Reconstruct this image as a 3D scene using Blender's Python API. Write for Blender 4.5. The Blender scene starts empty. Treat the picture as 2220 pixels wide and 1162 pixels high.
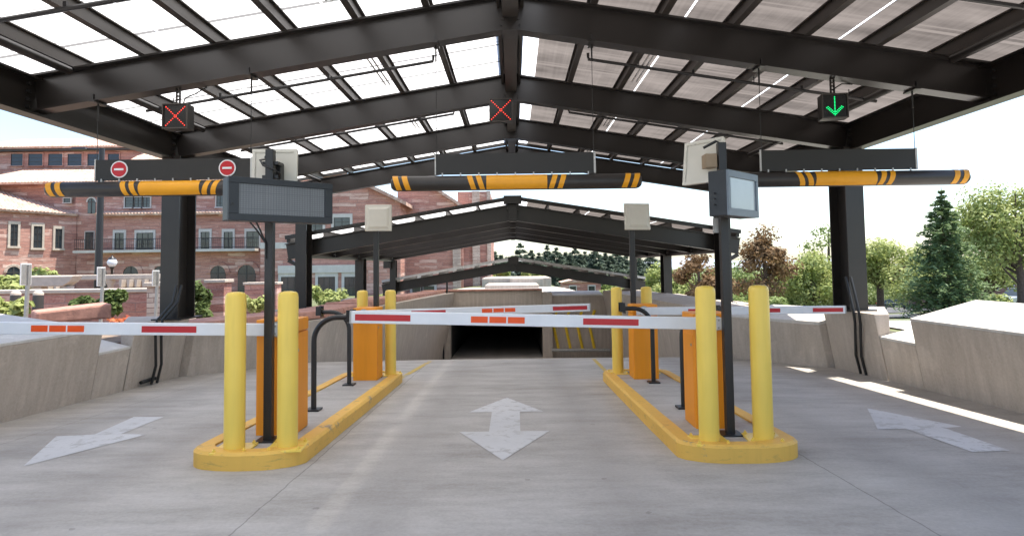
import bpy, bmesh, math, random
from mathutils import Vector, Matrix
random.seed(7)
S = bpy.context.scene
C = S.collection
R = math.radians
# ------------------------------------------------------------------ camera
F, PITCH, ROLL = 1350.0, R(3.0), R(-0.75)
CAMZ = 1.5
cam = bpy.data.cameras.new('camera'); camo = bpy.data.objects.new('camera', cam); C.objects.link(camo)
M3 = Matrix.Rotation(R(90)+PITCH, 3, 'X') @ Matrix.Rotation(ROLL, 3, 'Z')
camo.matrix_world = Matrix.Translation((0, 0, CAMZ)) @ M3.to_4x4()
cam.sensor_width = 36; cam.lens = F/2220*36; cam.clip_start = .05; cam.clip_end = 3000
_h = M3.transposed() @ Vector((0, 1, 0))
U0, V0 = _h.x/-_h.z*F, -_h.y/-_h.z*F             # offset of the level forward direction from the axis
CX, CY = 1113-U0, 577-V0                          # principal point in photo pixels
cam.shift_x = (1110-CX)/2220; cam.shift_y = (CY-581)/2220
S.camera = camo
def at(u, v, Y):
    """world point seen at photo pixel (u,v) on the plane y=Y (used only to measure places)"""
    d = M3 @ Vector(((u-CX)/F, -(v-CY)/F, -1))
    k = Y/d.y
    return Vector((d.x*k, Y, CAMZ+d.z*k))
# ------------------------------------------------------------------ world, sun, exposure
SUN = Vector((0.315, 0.09, 1.0)).normalized()
elev = math.asin(SUN.z); azim = math.atan2(SUN.x, SUN.y)
w = bpy.data.worlds.new('World'); S.world = w; w.use_nodes = True
nt = w.node_tree; bg = nt.nodes['Background']
sky = nt.nodes.new('ShaderNodeTexSky'); sky.sky_type = 'NISHITA'; sky.sun_disc = False
sky.sun_elevation = elev; sky.sun_rotation = azim; sky.air_density = 1.0; sky.dust_density = 1.2; sky.ozone_density = 1.0
nt.links.new(sky.outputs[0], bg.inputs[0]); bg.inputs[1].default_value = 0.15
sl = bpy.data.lights.new('sun', 'SUN'); sl.energy = 4.4; sl.angle = R(.55); sl.color = (1, .93, .82)
so = bpy.data.objects.new('sun', sl); C.objects.link(so)
so.rotation_euler = SUN.to_track_quat('Z', 'Y').to_euler()
S.view_settings.view_transform = 'Standard'; S.view_settings.look = 'None'
S.view_settings.exposure = 1.22; S.view_settings.gamma = 1
S.cycles.max_bounces = 8; S.cycles.transparent_max_bounces = 12
S.cycles.use_denoising = True
# ------------------------------------------------------------------ mesh helper
class MB:
    def __init__(s): s.v = []; s.f = []
    def add(s, vs, fs):
        n = len(s.v); s.v += [Vector(p) for p in vs]; s.f += [tuple(i+n for i in f) for f in fs]; return s
    def box(s, a, b):
        x0, y0, z0 = a; x1, y1, z1 = b
        return s.add([(x0,y0,z0),(x1,y0,z0),(x1,y1,z0),(x0,y1,z0),(x0,y0,z1),(x1,y0,z1),(x1,y1,z1),(x0,y1,z1)],
                     [(0,3,2,1),(4,5,6,7),(0,1,5,4),(1,2,6,5),(2,3,7,6),(3,0,4,7)])
    def cbox(s, c, d): return s.box([c[i]-d[i]/2 for i in range(3)], [c[i]+d[i]/2 for i in range(3)])
    def hexa(s, p):      # 8 points: bottom 4 ccw, top 4 ccw
        return s.add(p, [(0,3,2,1),(4,5,6,7),(0,1,5,4),(1,2,6,5),(2,3,7,6),(3,0,4,7)])
    def extrude(s, prof, p0, p1, up=(0,0,1)):   # prof [(side,up)] ccw, swept from p0 to p1
        p0, p1 = Vector(p0), Vector(p1); d = (p1-p0).normalized(); up = Vector(up)
        sd = d.cross(up).normalized(); u2 = sd.cross(d).normalized(); n = len(prof)
        vs = [p0+sd*a+u2*b for a, b in prof]+[p1+sd*a+u2*b for a, b in prof]
        fs = [(i, (i+1) % n, n+(i+1) % n, n+i) for i in range(n)]
        return s.add(vs, fs+[tuple(range(n-1, -1, -1)), tuple(range(n, 2*n))])
    def beam(s, p0, p1, w, h, up=(0,0,1)):
        return s.extrude([(-w/2,-h/2),(w/2,-h/2),(w/2,h/2),(-w/2,h/2)], p0, p1, up)
    def ibeam(s, p0, p1, w, h, tf=.022, tw=.014, up=(0,0,1)):
        a, b, t = w/2, h/2, tw/2
        return s.extrude([(-a,-b),(a,-b),(a,-b+tf),(t,-b+tf),(t,b-tf),(a,b-tf),(a,b),(-a,b),(-a,b-tf),(-t,b-tf),(-t,-b+tf),(-a,-b+tf)], p0, p1, up)
    def tube(s, pts, r, seg=10, cap=True):
        pts = [Vector(p) for p in pts]; rings = []; prev = None
        for i, p in enumerate(pts):
            t = (pts[min(i+1, len(pts)-1)]-pts[max(i-1, 0)]).normalized()
            if prev is None:
                a = Vector((0,0,1)) if abs(t.z) < .9 else Vector((1,0,0)); n = t.cross(a).normalized()
            else: n = (prev-t*prev.dot(t)).normalized()
            prev = n; b = t.cross(n); rr = r[i] if isinstance(r, (list, tuple)) else r
            rings.append([p+(n*math.cos(k*2*math.pi/seg)+b*math.sin(k*2*math.pi/seg))*rr for k in range(seg)])
        vs = [q for g in rings for q in g]; fs = []
        for i in range(len(pts)-1):
            for k in range(seg):
                k2 = (k+1) % seg; fs.append((i*seg+k, i*seg+k2, (i+1)*seg+k2, (i+1)*seg+k))
        if cap: fs += [tuple(range(seg-1, -1, -1)), tuple((len(pts)-1)*seg+k for k in range(seg))]
        return s.add(vs, fs)
    def lathe(s, prof, c=(0,0,0), seg=20):  # prof [(r,z)] bottom to top
        c = Vector(c); vs = []; fs = []; n = len(prof)
        for r, z in prof:
            for k in range(seg): a = 2*math.pi*k/seg; vs.append(c+Vector((r*math.cos(a), r*math.sin(a), z)))
        for i in range(n-1):
            for k in range(seg):
                k2 = (k+1) % seg; fs.append((i*seg+k, i*seg+k2, (i+1)*seg+k2, (i+1)*seg+k))
        fs += [tuple(range(seg-1, -1, -1)), tuple((n-1)*seg+k for k in range(seg))]
        return s.add(vs, fs)
    def disc(s, c, r, y0, y1, seg=28):    # disc facing -y from y1 (back) to y0
        n = seg; vs = []
        for y in (y0, y1):
            vs += [(c[0]+r*math.cos(2*math.pi*k/n), y, c[1]+r*math.sin(2*math.pi*k/n)) for k in range(n)]
        return s.add(vs, [tuple(range(n)), tuple(range(2*n-1, n-1, -1))]+[(k, n+k, n+(k+1) % n, (k+1) % n) for k in range(n)])
    def prism_y(s, poly, y0, y1):         # poly of (x,z), extruded along y
        n = len(poly); vs = [(x, y0, z) for x, z in poly]+[(x, y1, z) for x, z in poly]
        return s.add(vs, [tuple(range(n)), tuple(range(2*n-1, n-1, -1))]+[(k, n+k, n+(k+1) % n, (k+1) % n) for k in range(n)])
    def prism_z(s, poly, z0, z1):
        n = len(poly); vs = [(x, y, z0) for x, y in poly]+[(x, y, z1) for x, y in poly]
        return s.add(vs, [tuple(range(n-1, -1, -1)), tuple(range(n, 2*n))]+[(k, (k+1) % n, n+(k+1) % n, n+k) for k in range(n)])
    def map(s, fn): s.v = [Vector(fn(p)) for p in s.v]; return s
    def build(s, name, mat, parent=None, bevel=0, smooth=None, fix=True):
        me = bpy.data.meshes.new(name)
        off = parent_world(parent) if parent else Vector((0,0,0))
        me.from_pydata([p-off for p in s.v], [], s.f)
        if fix:
            bm = bmesh.new(); bm.from_mesh(me); bmesh.ops.recalc_face_normals(bm, faces=bm.faces); bm.to_mesh(me); bm.free()
        o = bpy.data.objects.new(name, me); C.objects.link(o)
        if parent: o.parent = parent
        me.materials.append(mat)
        if smooth:
            for p in me.polygons: p.use_smooth = True
            me.set_sharp_from_angle(angle=R(smooth))
        if bevel:
            m = o.modifiers.new('bevel', 'BEVEL'); m.width = bevel; m.segments = 2; m.limit_method = 'ANGLE'; m.angle_limit = R(40)
        return o
def parent_world(o):
    p = Vector((0,0,0))
    while o: p = p+o.location; o = o.parent
    return p
def tag(o, label=None, cat=None, group=None, kind=None):
    for k, v in (('label', label), ('category', cat), ('group', group), ('kind', kind)):
        if v: o[k] = v
    return o
def empty(name, loc, label, cat, group=None):
    o = bpy.data.objects.new(name, None); C.objects.link(o); o.location = loc; o.empty_display_size = .2
    return tag(o, label, cat, group)
def copy_tree(o, parent=None):
    c = o.copy(); C.objects.link(c); c.parent = parent
    for ch in list(o.children):
        copy_tree(ch, c)
    return c
# ------------------------------------------------------------------ materials
def mat(name, col, rough=.6, metal=0, var=.12, scale=6, bump=0, spec=.5, emit=None, coat=0, hue=None):
    m = bpy.data.materials.new(name); m.use_nodes = True; t = m.node_tree; b = t.nodes['Principled BSDF']
    b.inputs['Roughness'].default_value = rough; b.inputs['Metallic'].default_value = metal
    b.inputs['Specular IOR Level'].default_value = spec; b.inputs['Coat Weight'].default_value = coat
    if emit: b.inputs['Emission Color'].default_value = (*col, 1); b.inputs['Emission Strength'].default_value = emit
    tc = t.nodes.new('ShaderNodeTexCoord'); no = t.nodes.new('ShaderNodeTexNoise'); no.inputs['Scale'].default_value = scale
    no.inputs['Detail'].default_value = 6; no.inputs['Roughness'].default_value = .65
    rp = t.nodes.new('ShaderNodeValToRGB'); rp.color_ramp.elements[0].position = .3; rp.color_ramp.elements[1].position = .7
    h = hue or col
    rp.color_ramp.elements[0].color = (*[c*(1-var) for c in h], 1); rp.color_ramp.elements[1].color = (*[min(1, c*(1+var)) for c in col], 1)
    L = t.links.new
    L(tc.outputs['Object'], no.inputs['Vector']); L(no.outputs['Fac'], rp.inputs[0]); L(rp.outputs[0], b.inputs['Base Color'])
    if bump:
        bp = t.nodes.new('ShaderNodeBump'); bp.inputs['Strength'].default_value = bump; bp.inputs['Distance'].default_value = .02
        L(no.outputs['Fac'], bp.inputs['Height']); L(bp.outputs[0], b.inputs['Normal'])
    m['_out'] = 1
    return m
class NT:   # tiny node-graph helper
    def __init__(s, m): s.t = m.node_tree; s.b = s.t.nodes['Principled BSDF']
    def n(s, typ, **k):
        x = s.t.nodes.new(typ)
        for a, v in k.items(): setattr(x, a, v)
        return x
    def l(s, a, b): s.t.links.new(a, b)
    def noise(s, vec, scale, detail=6, rough=.6):
        x = s.n('ShaderNodeTexNoise'); x.inputs['Scale'].default_value = scale; x.inputs['Detail'].default_value = detail; x.inputs['Roughness'].default_value = rough
        s.l(vec, x.inputs['Vector']); return x.outputs['Fac']
    def ramp(s, fac, stops):
        x = s.n('ShaderNodeValToRGB'); e = x.color_ramp.elements
        while len(e) < len(stops): e.new(.5)
        for i, (p, c) in enumerate(stops): e[i].position = p; e[i].color = (*c, 1) if len(c) == 3 else c
        s.l(fac, x.inputs[0]); return x.outputs[0]
    def mapping(s, sc, rot=(0,0,0), loc=(0,0,0), src='Object'):
        tc = s.n('ShaderNodeTexCoord'); x = s.n('ShaderNodeMapping'); x.inputs['Scale'].default_value = sc; x.inputs['Rotation'].default_value = rot; x.inputs['Location'].default_value = loc
        s.l(tc.outputs[src], x.inputs[0]); return x.outputs[0]
    def mix(s, fac, a, b, mode='MIX'):
        x = s.n('ShaderNodeMix', data_type='RGBA', blend_type=mode)
        for i, val in ((0, fac), (6, a), (7, b)):
            if hasattr(val, 'links') or hasattr(val, 'is_linked'): s.l(val, x.inputs[i])
            elif isinstance(val, (int, float)): x.inputs[i].default_value = val
            else: x.inputs[i].default_value = (*val, 1)
        return x.outputs[2]
    def math(s, op, a, b=None, c=None):
        x = s.n('ShaderNodeMath', operation=op)
        for i, v in enumerate((a, b, c)):
            if v is None: continue
            if isinstance(v, (int, float)): x.inputs[i].default_value = v
            else: s.l(v, x.inputs[i])
        return x.outputs[0]
    def bump(s, h, st=.3, d=.02):
        x = s.n('ShaderNodeBump'); x.inputs['Strength'].default_value = st; x.inputs['Distance'].default_value = d
        s.l(h, x.inputs['Height']); s.l(x.outputs[0], s.b.inputs['Normal'])
    def base(s, c): s.l(c, s.b.inputs['Base Color'])
def newmat(name, rough=.8, spec=.4):
    m = bpy.data.materials.new(name); m.use_nodes = True; g = NT(m); g.b.inputs['Roughness'].default_value = rough
    g.b.inputs['Specular IOR Level'].default_value = spec; return m, g

# driveway concrete: broom streaks, tyre-darkened lanes, stains, joints
m_road, g = newmat('driveway_concrete', .78, .35)
v1 = g.mapping((1, 1, 1))
big = g.noise(v1, .45, 5, .6); mid = g.noise(v1, 2.2, 7, .65); fine = g.noise(v1, 38, 5, .7)
strk = g.noise(g.mapping((.55, 1.9, 1), (0, 0, .12)), 1.5, 7, .68)
col = g.ramp(big, [(.3, (.40, .355, .305)), (.7, (.54, .50, .45))])
col = g.mix(.6, col, g.ramp(strk, [(.32, (.22, .20, .175)), (.55, (.46, .43, .395)), (.75, (.60, .57, .535))]))
col = g.mix(g.math('MULTIPLY', g.ramp(mid, [(.50, (0, 0, 0)), (.70, (1, 1, 1))]), .28), col, (.24, .215, .19))
blot = g.noise(v1, 1.05, 3, .5); col = g.mix(g.math('MULTIPLY', g.ramp(blot, [(.55, (0, 0, 0)), (.68, (1, 1, 1))]), .35), col, (.52, .49, .45))
vo = g.n('ShaderNodeTexVoronoi'); vo.inputs['Scale'].default_value = 1.5; vo.inputs['Randomness'].default_value = 1; g.l(v1, vo.inputs['Vector'])
drip = g.math('MULTIPLY', g.math('LESS_THAN', g.math('ADD', vo.outputs['Distance'], g.math('MULTIPLY', fine, .06)), .07), .45)
col = g.mix(drip, col, (.14, .125, .11))
col = g.mix(.22, col, g.ramp(fine, [(.3, (.22, .21, .2)), (.7, (.58, .56, .53))]))
sep = g.n('ShaderNodeSeparateXYZ'); tcx = g.n('ShaderNodeTexCoord'); g.l(tcx.outputs['Object'], sep.inputs[0])
wob = g.math('MULTIPLY', g.math('SUBTRACT', g.noise(v1, 3, 4), .5), .05)
# two darker wheel tracks along each lane, broken up by noise
tr_ = None
for c0 in (-4.9, -3.35, -.95, .75, 3.2, 4.7):
    q = g.math('SUBTRACT', 1, g.math('MINIMUM', 1, g.math('MULTIPLY', g.math('ABSOLUTE', g.math('ADD', g.math('SUBTRACT', sep.outputs['X'], c0), g.math('MULTIPLY', wob, 4))), 2.6)))
    tr_ = q if tr_ is None else g.math('MAXIMUM', tr_, q)
col = g.mix(g.math('MULTIPLY', g.math('MULTIPLY', tr_, strk), .55), col, (.235, .215, .195))
joint = None
for ax, pos, wd in (('X', -1.78, .006), ('X', 2.52, .006), ('Y', 2.9, .005), ('Y', 10.9, .005), ('X', -5.2, .005)):
    d = g.math('ABSOLUTE', g.math('ADD', g.math('SUBTRACT', sep.outputs[ax], pos), wob))
    j = g.math('LESS_THAN', d, wd); joint = j if joint is None else g.math('MAXIMUM', joint, j)
g.base(g.mix(g.math('MULTIPLY', joint, .5), col, (.12, .11, .10)))
g.bump(g.math('ADD', g.math('MULTIPLY', fine, .5), strk), .18, .012)

def concrete(name, c0, c1, st=.5):
    m, g = newmat(name, .85, .3)
    v = g.mapping((1, 1, 1)); big = g.noise(v, .9, 6, .65)
    strk = g.noise(g.mapping((7, 7, .5)), 1.2, 6, .6); fine = g.noise(v, 30, 5, .7)
    c = g.ramp(big, [(.3, c0), (.7, c1)])
    c = g.mix(st, c, g.ramp(strk, [(.3, [x*.72 for x in c0]), (.5, c0), (.75, [min(1, x*1.15) for x in c1])]))
    bl = g.n('ShaderNodeTexVoronoi'); bl.inputs['Scale'].default_value = 9; g.l(v, bl.inputs['Vector'])
    hole = g.math('LESS_THAN', bl.outputs['Distance'], .06)
    c = g.mix(g.math('MULTIPLY', hole, .5), c, [x*.55 for x in c0])
    blot = g.ramp(g.noise(v, 2.1, 5, .7), [(.56, (0, 0, 0)), (.66, (1, 1, 1))])
    c = g.mix(g.math('MULTIPLY', blot, .3), c, [min(1, x*1.35) for x in c1])
    g.base(g.mix(.2, c, g.ramp(fine, [(.3, [x*.7 for x in c0]), (.7, [min(1, x*1.2) for x in c1])])))
    g.bump(g.math('ADD', strk, g.math('MULTIPLY', fine, .4)), .25, .012); return m
m_wall = concrete('board_marked_concrete', (.43, .365, .305), (.55, .485, .42))
m_cope = concrete('coping_concrete', (.54, .51, .47), (.66, .63, .59), .2)  # paler than the wall; brightness of sunlit tops partly put into the colour
m_apron = concrete('apron_concrete', (.46, .43, .40), (.56, .53, .5), .1)
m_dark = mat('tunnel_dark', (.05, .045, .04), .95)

def flag(name, stops, bw=.9, bh=.16, mort=(.26, .19, .17)):
    m, g = newmat(name, .9, .2)
    geo = g.n('ShaderNodeNewGeometry'); sp = g.n('ShaderNodeSeparateXYZ'); g.l(geo.outputs['Position'], sp.inputs[0])
    cb = g.n('ShaderNodeCombineXYZ'); g.l(g.math('ADD', sp.outputs[0], sp.outputs[1]), cb.inputs[0]); g.l(sp.outputs[2], cb.inputs[1])
    # ragged, uneven courses: distort height with noise
    dz = g.math('MULTIPLY', g.math('SUBTRACT', g.noise(cb.outputs[0], .55, 3), .5), .22)
    cb2 = g.n('ShaderNodeCombineXYZ'); g.l(g.math('ADD', sp.outputs[0], sp.outputs[1]), cb2.inputs[0]); g.l(g.math('ADD', sp.outputs[2], dz), cb2.inputs[1])
    br = g.n('ShaderNodeTexBrick', offset=.43, squash=1.6, squash_frequency=3); g.l(cb2.outputs[0], br.inputs['Vector'])
    br.inputs['Scale'].default_value = 1; br.inputs['Brick Width'].default_value = bw; br.inputs['Row Height'].default_value = bh
    br.inputs['Mortar Size'].default_value = .012; br.inputs['Mortar Smooth'].default_value = .3
    br.inputs['Color1'].default_value = (0, 0, 0, 1); br.inputs['Color2'].default_value = (1, 1, 1, 1); br.inputs['Mortar'].default_value = (.5, .5, .5, 1)
    mp = g.n('ShaderNodeMapping'); mp.inputs['Scale'].default_value = (.55, 3.4, 1); g.l(cb2.outputs[0], mp.inputs[0])
    bands = g.noise(mp.outputs[0], 1.6, 5, .7)
    f = g.math('ADD', g.math('MULTIPLY', br.outputs['Color'], .45), g.math('MULTIPLY', bands, .6))
    c = g.ramp(f, stops); fine = g.noise(cb.outputs[0], 14, 4)
    c = g.mix(.25, c, g.ramp(fine, [(.3, stops[0][1]), (.7, stops[-1][1])]))
    g.base(g.mix(br.outputs['Fac'], c, mort)); g.bump(g.math('ADD', f, g.math('MULTIPLY', fine, .3)), .5, .05); return m
PINK = [(.30, (.25, .10, .08)), (.40, (.47, .225, .175)), (.48, (.34, .145, .115)), (.56, (.55, .295, .235)), (.64, (.41, .185, .145)), (.76, (.72, .52, .44))]
m_flag = flag('pink_flagstone', PINK, 1.5, .27)
m_flagl = flag('cream_sandstone', [(.25, (.40, .30, .25)), (.5, (.52, .41, .34)), (.8, (.64, .55, .47))], .5, .13)
m_cap = mat('red_sandstone', (.42, .22, .17), .9, var=.3, scale=5, bump=.6)
m_tile, g = newmat('clay_tile', .85, .25)
v = g.mapping((1, 1, 1)); cvor = g.n('ShaderNodeTexVoronoi'); cvor.inputs['Scale'].default_value = 3.2; g.l(v, cvor.inputs['Vector'])
g.base(g.mix(.3, g.ramp(cvor.outputs['Color'], [(.1, (.36, .19, .14)), (.5, (.48, .31, .24)), (.9, (.60, .48, .40))]), g.ramp(g.noise(v, 6), [(.3, (.4, .24, .18)), (.7, (.62, .5, .42))])))
m_stone = concrete('trim_stone', (.50, .475, .44), (.60, .575, .54), .2)
def steelmat(name, c, r):
    m, g = newmat(name, r, .5)
    v = g.mapping((1, 1, 1)); n1 = g.noise(v, 1.3, 5); n2 = g.noise(v, 45, 3)
    g.base(g.ramp(n1, [(.3, [x*.8 for x in c]), (.7, [x*1.25 for x in c])]))
    mr = g.n('ShaderNodeMapRange'); mr.inputs['To Min'].default_value = r-.04; mr.inputs['To Max'].default_value = r+.06; g.l(n1, mr.inputs[0]); g.l(mr.outputs[0], g.b.inputs['Roughness'])
    g.bump(n2, .05, .003); return m
m_steel = steelmat('brown_black_steel', (.019, .016, .0145), .33)
m_steel2 = steelmat('black_post_paint', (.016, .015, .015), .38)
m_pur = steelmat('purlin_steel', (.045, .038, .033), .45)
m_cable = mat('cable_black', (.015, .015, .015), .5)
m_galv = mat('galvanised_metal', (.42, .42, .41), .45, metal=.5, var=.15, scale=14)
m_white = mat('white_enamel', (.74, .75, .77), .35, var=.05, scale=3)
m_red = mat('red_reflective', (.48, .012, .02), .35, var=.06)
m_orange_r = mat('orange_reflective', (.82, .085, .005), .35, var=.05)
def paint(name, c, worn, amt, rough=.42, sc=3, scuff=0):
    m, g = newmat(name, rough, .5); v = g.mapping((1, 1, 1))
    n1 = g.noise(v, sc, 7, .7); n2 = g.noise(v, .8, 3)
    c1 = g.ramp(n2, [(.3, [x*.9 for x in c]), (.7, [min(1, x*1.06) for x in c])])
    drip = g.noise(g.mapping((9, 9, .7)), 2, 5)
    c1 = g.mix(g.math('MULTIPLY', g.ramp(drip, [(.5, (0, 0, 0)), (.72, (1, 1, 1))]), .16), c1, [x*.6 for x in c])
    c2 = g.mix(g.ramp(n1, [(1-amt, (0, 0, 0)), (min(.99, 1.06-amt), (1, 1, 1))]), c1, worn)
    if scuff:      # tyre rubber and scrapes; on bollards only up to bumper height
        n3 = g.noise(g.mapping((5, 5, 8) if scuff == 1 else (2.5, 2.5, 9)), 2.2, 6, .7); mk = g.ramp(n3, [(.56, (0, 0, 0)), (.66, (1, 1, 1))])
        if scuff == 1:
            sp = g.n('ShaderNodeSeparateXYZ'); g.l(v, sp.inputs[0]); mk = g.math('MULTIPLY', mk, g.math('LESS_THAN', g.math('ADD', sp.outputs[2], g.math('MULTIPLY', n1, .4)), .72))
        c2 = g.mix(g.math('MULTIPLY', mk, .3), c2, (.17, .13, .07))
    g.base(c2); g.bump(n1, .06, .01); return m
m_boll = paint('bollard_yellow', (.90, .63, .105), (.76, .56, .19), .38, .36)
m_kerb = paint('kerb_yellow', (.82, .475, .085), (.40, .28, .16), .40, .6, 3.5, scuff=2)
m_cab = paint('cabinet_orange', (.86, .30, .006), (.72, .24, .01), .3, .42)
m_stripe = mat('stripe_amber', (.82, .36, .01), .4, var=.05)
m_line = paint('road_line_yellow', (.58, .40, .08), (.36, .33, .28), .48, .7, 5)
m_arrow = paint('road_arrow_white', (.60, .59, .58), (.46, .445, .425), .46, .75, 7)
m_bar = mat('clearance_black', (.028, .024, .022), .42, var=.15)
m_plate = mat('plate_black', (.018, .017, .016), .55, var=.15, scale=2)
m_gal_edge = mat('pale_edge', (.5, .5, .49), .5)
m_disp = mat('display_case', (.022, .027, .034), .45, var=.12)
m_disp2 = mat('display_case_grey', (.15, .185, .22), .42, var=.08)
m_scr2 = mat('grey_glass_screen', (.46, .53, .56), .12, var=.05, scale=2)
m_scr, g = newmat('led_matrix_screen', .35, .5)
vv = g.mapping((1, 1, 1)); sp = g.n('ShaderNodeSeparateXYZ'); g.l(vv, sp.inputs[0])
gr = None
for ax, per in ((0, .018), (2, .018)):
    q = g.math('FRACT', g.math('DIVIDE', sp.outputs[ax], per)); q = g.math('LESS_THAN', q, .22); gr = q if gr is None else g.math('MAXIMUM', gr, q)
for ax, per in ((0, .16), (2, .145)):
    q = g.math('FRACT', g.math('ADD', g.math('DIVIDE', sp.outputs[ax], per), .5)); q = g.math('LESS_THAN', q, .025); gr = g.math('MAXIMUM', gr, q)
g.base(g.mix(gr, g.ramp(g.noise(vv, 3), [(.3, (.15, .16, .175)), (.7, (.19, .20, .215))]), (.10, .11, .12)))
m_ant = mat('antenna_plastic', (.64, .61, .53), .5, var=.05, scale=4)
m_led_r = mat('led_red', (1, .05, .03), emit=.75, var=0)
m_led_g = mat('led_green', (.0, .85, .22), emit=.55, var=0)
m_lens = mat('signal_face', (.012, .012, .012), .25)
m_glass = mat('window_glass', (.035, .045, .05), .06, var=.3, scale=1.5, spec=.8)
m_glassb = mat('window_glass_blue', (.02, .028, .045), .12, var=.2, scale=1.5)
m_frame = mat('window_frame_dark', (.05, .045, .04), .5)
m_cream = mat('cream_cast_stone', (.50, .43, .36), .85, var=.12, scale=4)
m_bark = mat('bark', (.12, .085, .065), .95, var=.35, scale=9, bump=.6)
m_asph = mat('asphalt', (.10, .10, .105), .9, var=.2, scale=3, bump=.1)
m_grass = mat('lawn', (.12, .14, .06), .95, var=.4, scale=2.5, bump=.4, hue=(.10, .11, .05))
m_soil = mat('planting_soil', (.20, .15, .11), .95, var=.35, scale=3, bump=.5)
def leafmat(name, c, c2):
    m, g = newmat(name, .65, .25)
    geo = g.n('ShaderNodeObjectInfo'); v = g.mapping((1, 1, 1))
    n1 = g.noise(v, 1.1, 3); n2 = g.noise(v, 9, 2)
    f = g.math('ADD', g.math('MULTIPLY', n1, .6), g.math('MULTIPLY', n2, .4))
    cc = g.ramp(f, [(.38, c), (.62, c2)]); g.base(cc)
    tr = g.n('ShaderNodeBsdfTranslucent'); g.l(cc, tr.inputs[0]); ms = g.n('ShaderNodeMixShader'); ms.inputs[0].default_value = .38
    out = g.t.nodes['Material Output']; g.l(g.b.outputs[0], ms.inputs[1]); g.l(tr.outputs[0], ms.inputs[2]); g.l(ms.outputs[0], out.inputs[0]); return m
m_leaf_l = leafmat('leaf_light', (.22, .28, .07), (.46, .49, .20))
m_leaf_m = leafmat('leaf_mid', (.13, .19, .05), (.28, .34, .12))
m_leaf_d = leafmat('leaf_deep', (.07, .11, .03), (.15, .20, .06))
m_leaf_b = leafmat('leaf_brown', (.13, .075, .04), (.34, .22, .11))
m_need = leafmat('needles', (.10, .165, .075), (.26, .34, .16))
m_need2 = leafmat('needles_hazed', (.08, .115, .08), (.15, .19, .14))  # far wood: distance haze put into the colour as greyer green
m_flow = leafmat('flowers', (.5, .12, .06), (.65, .3, .12))
# translucent glazing of the canopies: a thin sheet with cross seams every 0.8 m
def glazing(name, c, tw, seam):
    m, g = newmat(name, .35, .4); v = g.mapping((1, 1, 1), src='Object'); sp = g.n('ShaderNodeSeparateXYZ')
    geo = g.n('ShaderNodeNewGeometry'); g.l(geo.outputs['Position'], sp.inputs[0])
    q = g.math('FRACT', g.math('DIVIDE', sp.outputs[1], .8)); s1 = g.math('LESS_THAN', q, .085)
    q2 = g.math('FRACT', g.math('ADD', g.math('DIVIDE', sp.outputs[1], .8), .13)); s1 = g.math('MAXIMUM', s1, g.math('MULTIPLY', g.math('LESS_THAN', q2, .045), .8))
    n1 = g.noise(g.mapping((.5, 2.4, 1)), 1.1, 5, .6); rib = g.noise(g.mapping((26, .3, 1)), 1, 2)
    n1 = g.math('ADD', g.math('MULTIPLY', n1, .8), g.math('MULTIPLY', rib, .2))
    cc = g.ramp(n1, [(.34, [x*(.62 if seam > .6 else .93) for x in c]), (.66, [min(1, x*(1.45 if seam > .6 else 1.1)) for x in c])])
    cc = g.mix(s1, cc, [x*seam for x in c])
    tr = g.n('ShaderNodeBsdfTranslucent'); g.l(cc, tr.inputs[0]); g.l(cc, g.b.inputs['Base Color'])
    ms = g.n('ShaderNodeMixShader'); ms.inputs[0].default_value = tw
    g.l(g.b.outputs[0], ms.inputs[1]); g.l(tr.outputs[0], ms.inputs[2]); g.l(ms.outputs[0], g.t.nodes['Material Output'].inputs[0]); return m
m_gl_w = glazing('opal_glazing', (.74, .72, .69), .88, .24)
m_gl_g = glazing('smoked_glazing', (.095, .083, .075), .85, 1.3)
m_gl_c, g = newmat('clear_strip', .3, .4)
tr = g.n('ShaderNodeBsdfTransparent'); tr.inputs[0].default_value = (.9, .93, .97, 1); t2 = g.n('ShaderNodeBsdfTranslucent'); t2.inputs[0].default_value = (.9, .92, .95, 1)
ms = g.n('ShaderNodeMixShader'); ms.inputs[0].default_value = .05; g.l(t2.outputs[0], ms.inputs[1]); g.l(tr.outputs[0], ms.inputs[2]); g.l(ms.outputs[0], g.t.nodes['Material Output'].inputs[0])
m_joint, g = newmat('opal_joint', .4, .3)
tr = g.n('ShaderNodeBsdfTranslucent'); g.l(g.ramp(g.noise(g.mapping((1, 1, 1)), 2), [(.3, (.88, .89, .9)), (.7, (.95, .96, .97))]), tr.inputs[0]); g.l(tr.outputs[0], g.t.nodes['Material Output'].inputs[0])
# ------------------------------------------------------------------ ground
GS = -0.0356; CREST = 13.3; PORT = 33.0
def gz(y):
    if y < CREST: return GS*y
    z0 = GS*CREST; k = (-3.34-z0)/(PORT-CREST)
    return z0+k*(y-CREST) if y < PORT else -3.34-.02*(y-PORT)
WL = [(-6.10, -12), (-6.10, 10.7), (-4.3, 13.75), (-3.75, PORT)]     # inner base lines of the retaining walls
WR = [(5.82, -12), (5.82, 10.7), (4.6, 12.95), (5.3, PORT)]
def poly_x(P, y):
    if y <= P[0][1]: return P[0][0]
    for (x0, y0), (x1, y1) in zip(P, P[1:]):
        if y <= y1: return x0+(x1-x0)*(y-y0)/(y1-y0)
    return P[-1][0]
ys = sorted(set([-12+i*1.0 for i in range(23)]+[10.7, 11.2, 12, 12.6, 13.0, 13.2, 13.3, 12.95, 13.45, 13.75, 13.9]+[14+i for i in range(19)]+[33, 36, 40, 52]))
b = MB(); nx = 9
for y in ys:
    xl, xr = (poly_x(WL, y)-.25, poly_x(WR, y)+.25) if y <= PORT else (-3.9, 5.5)
    for i in range(nx): b.v.append(Vector((xl+(xr-xl)*i/(nx-1), y, gz(y))))
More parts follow.
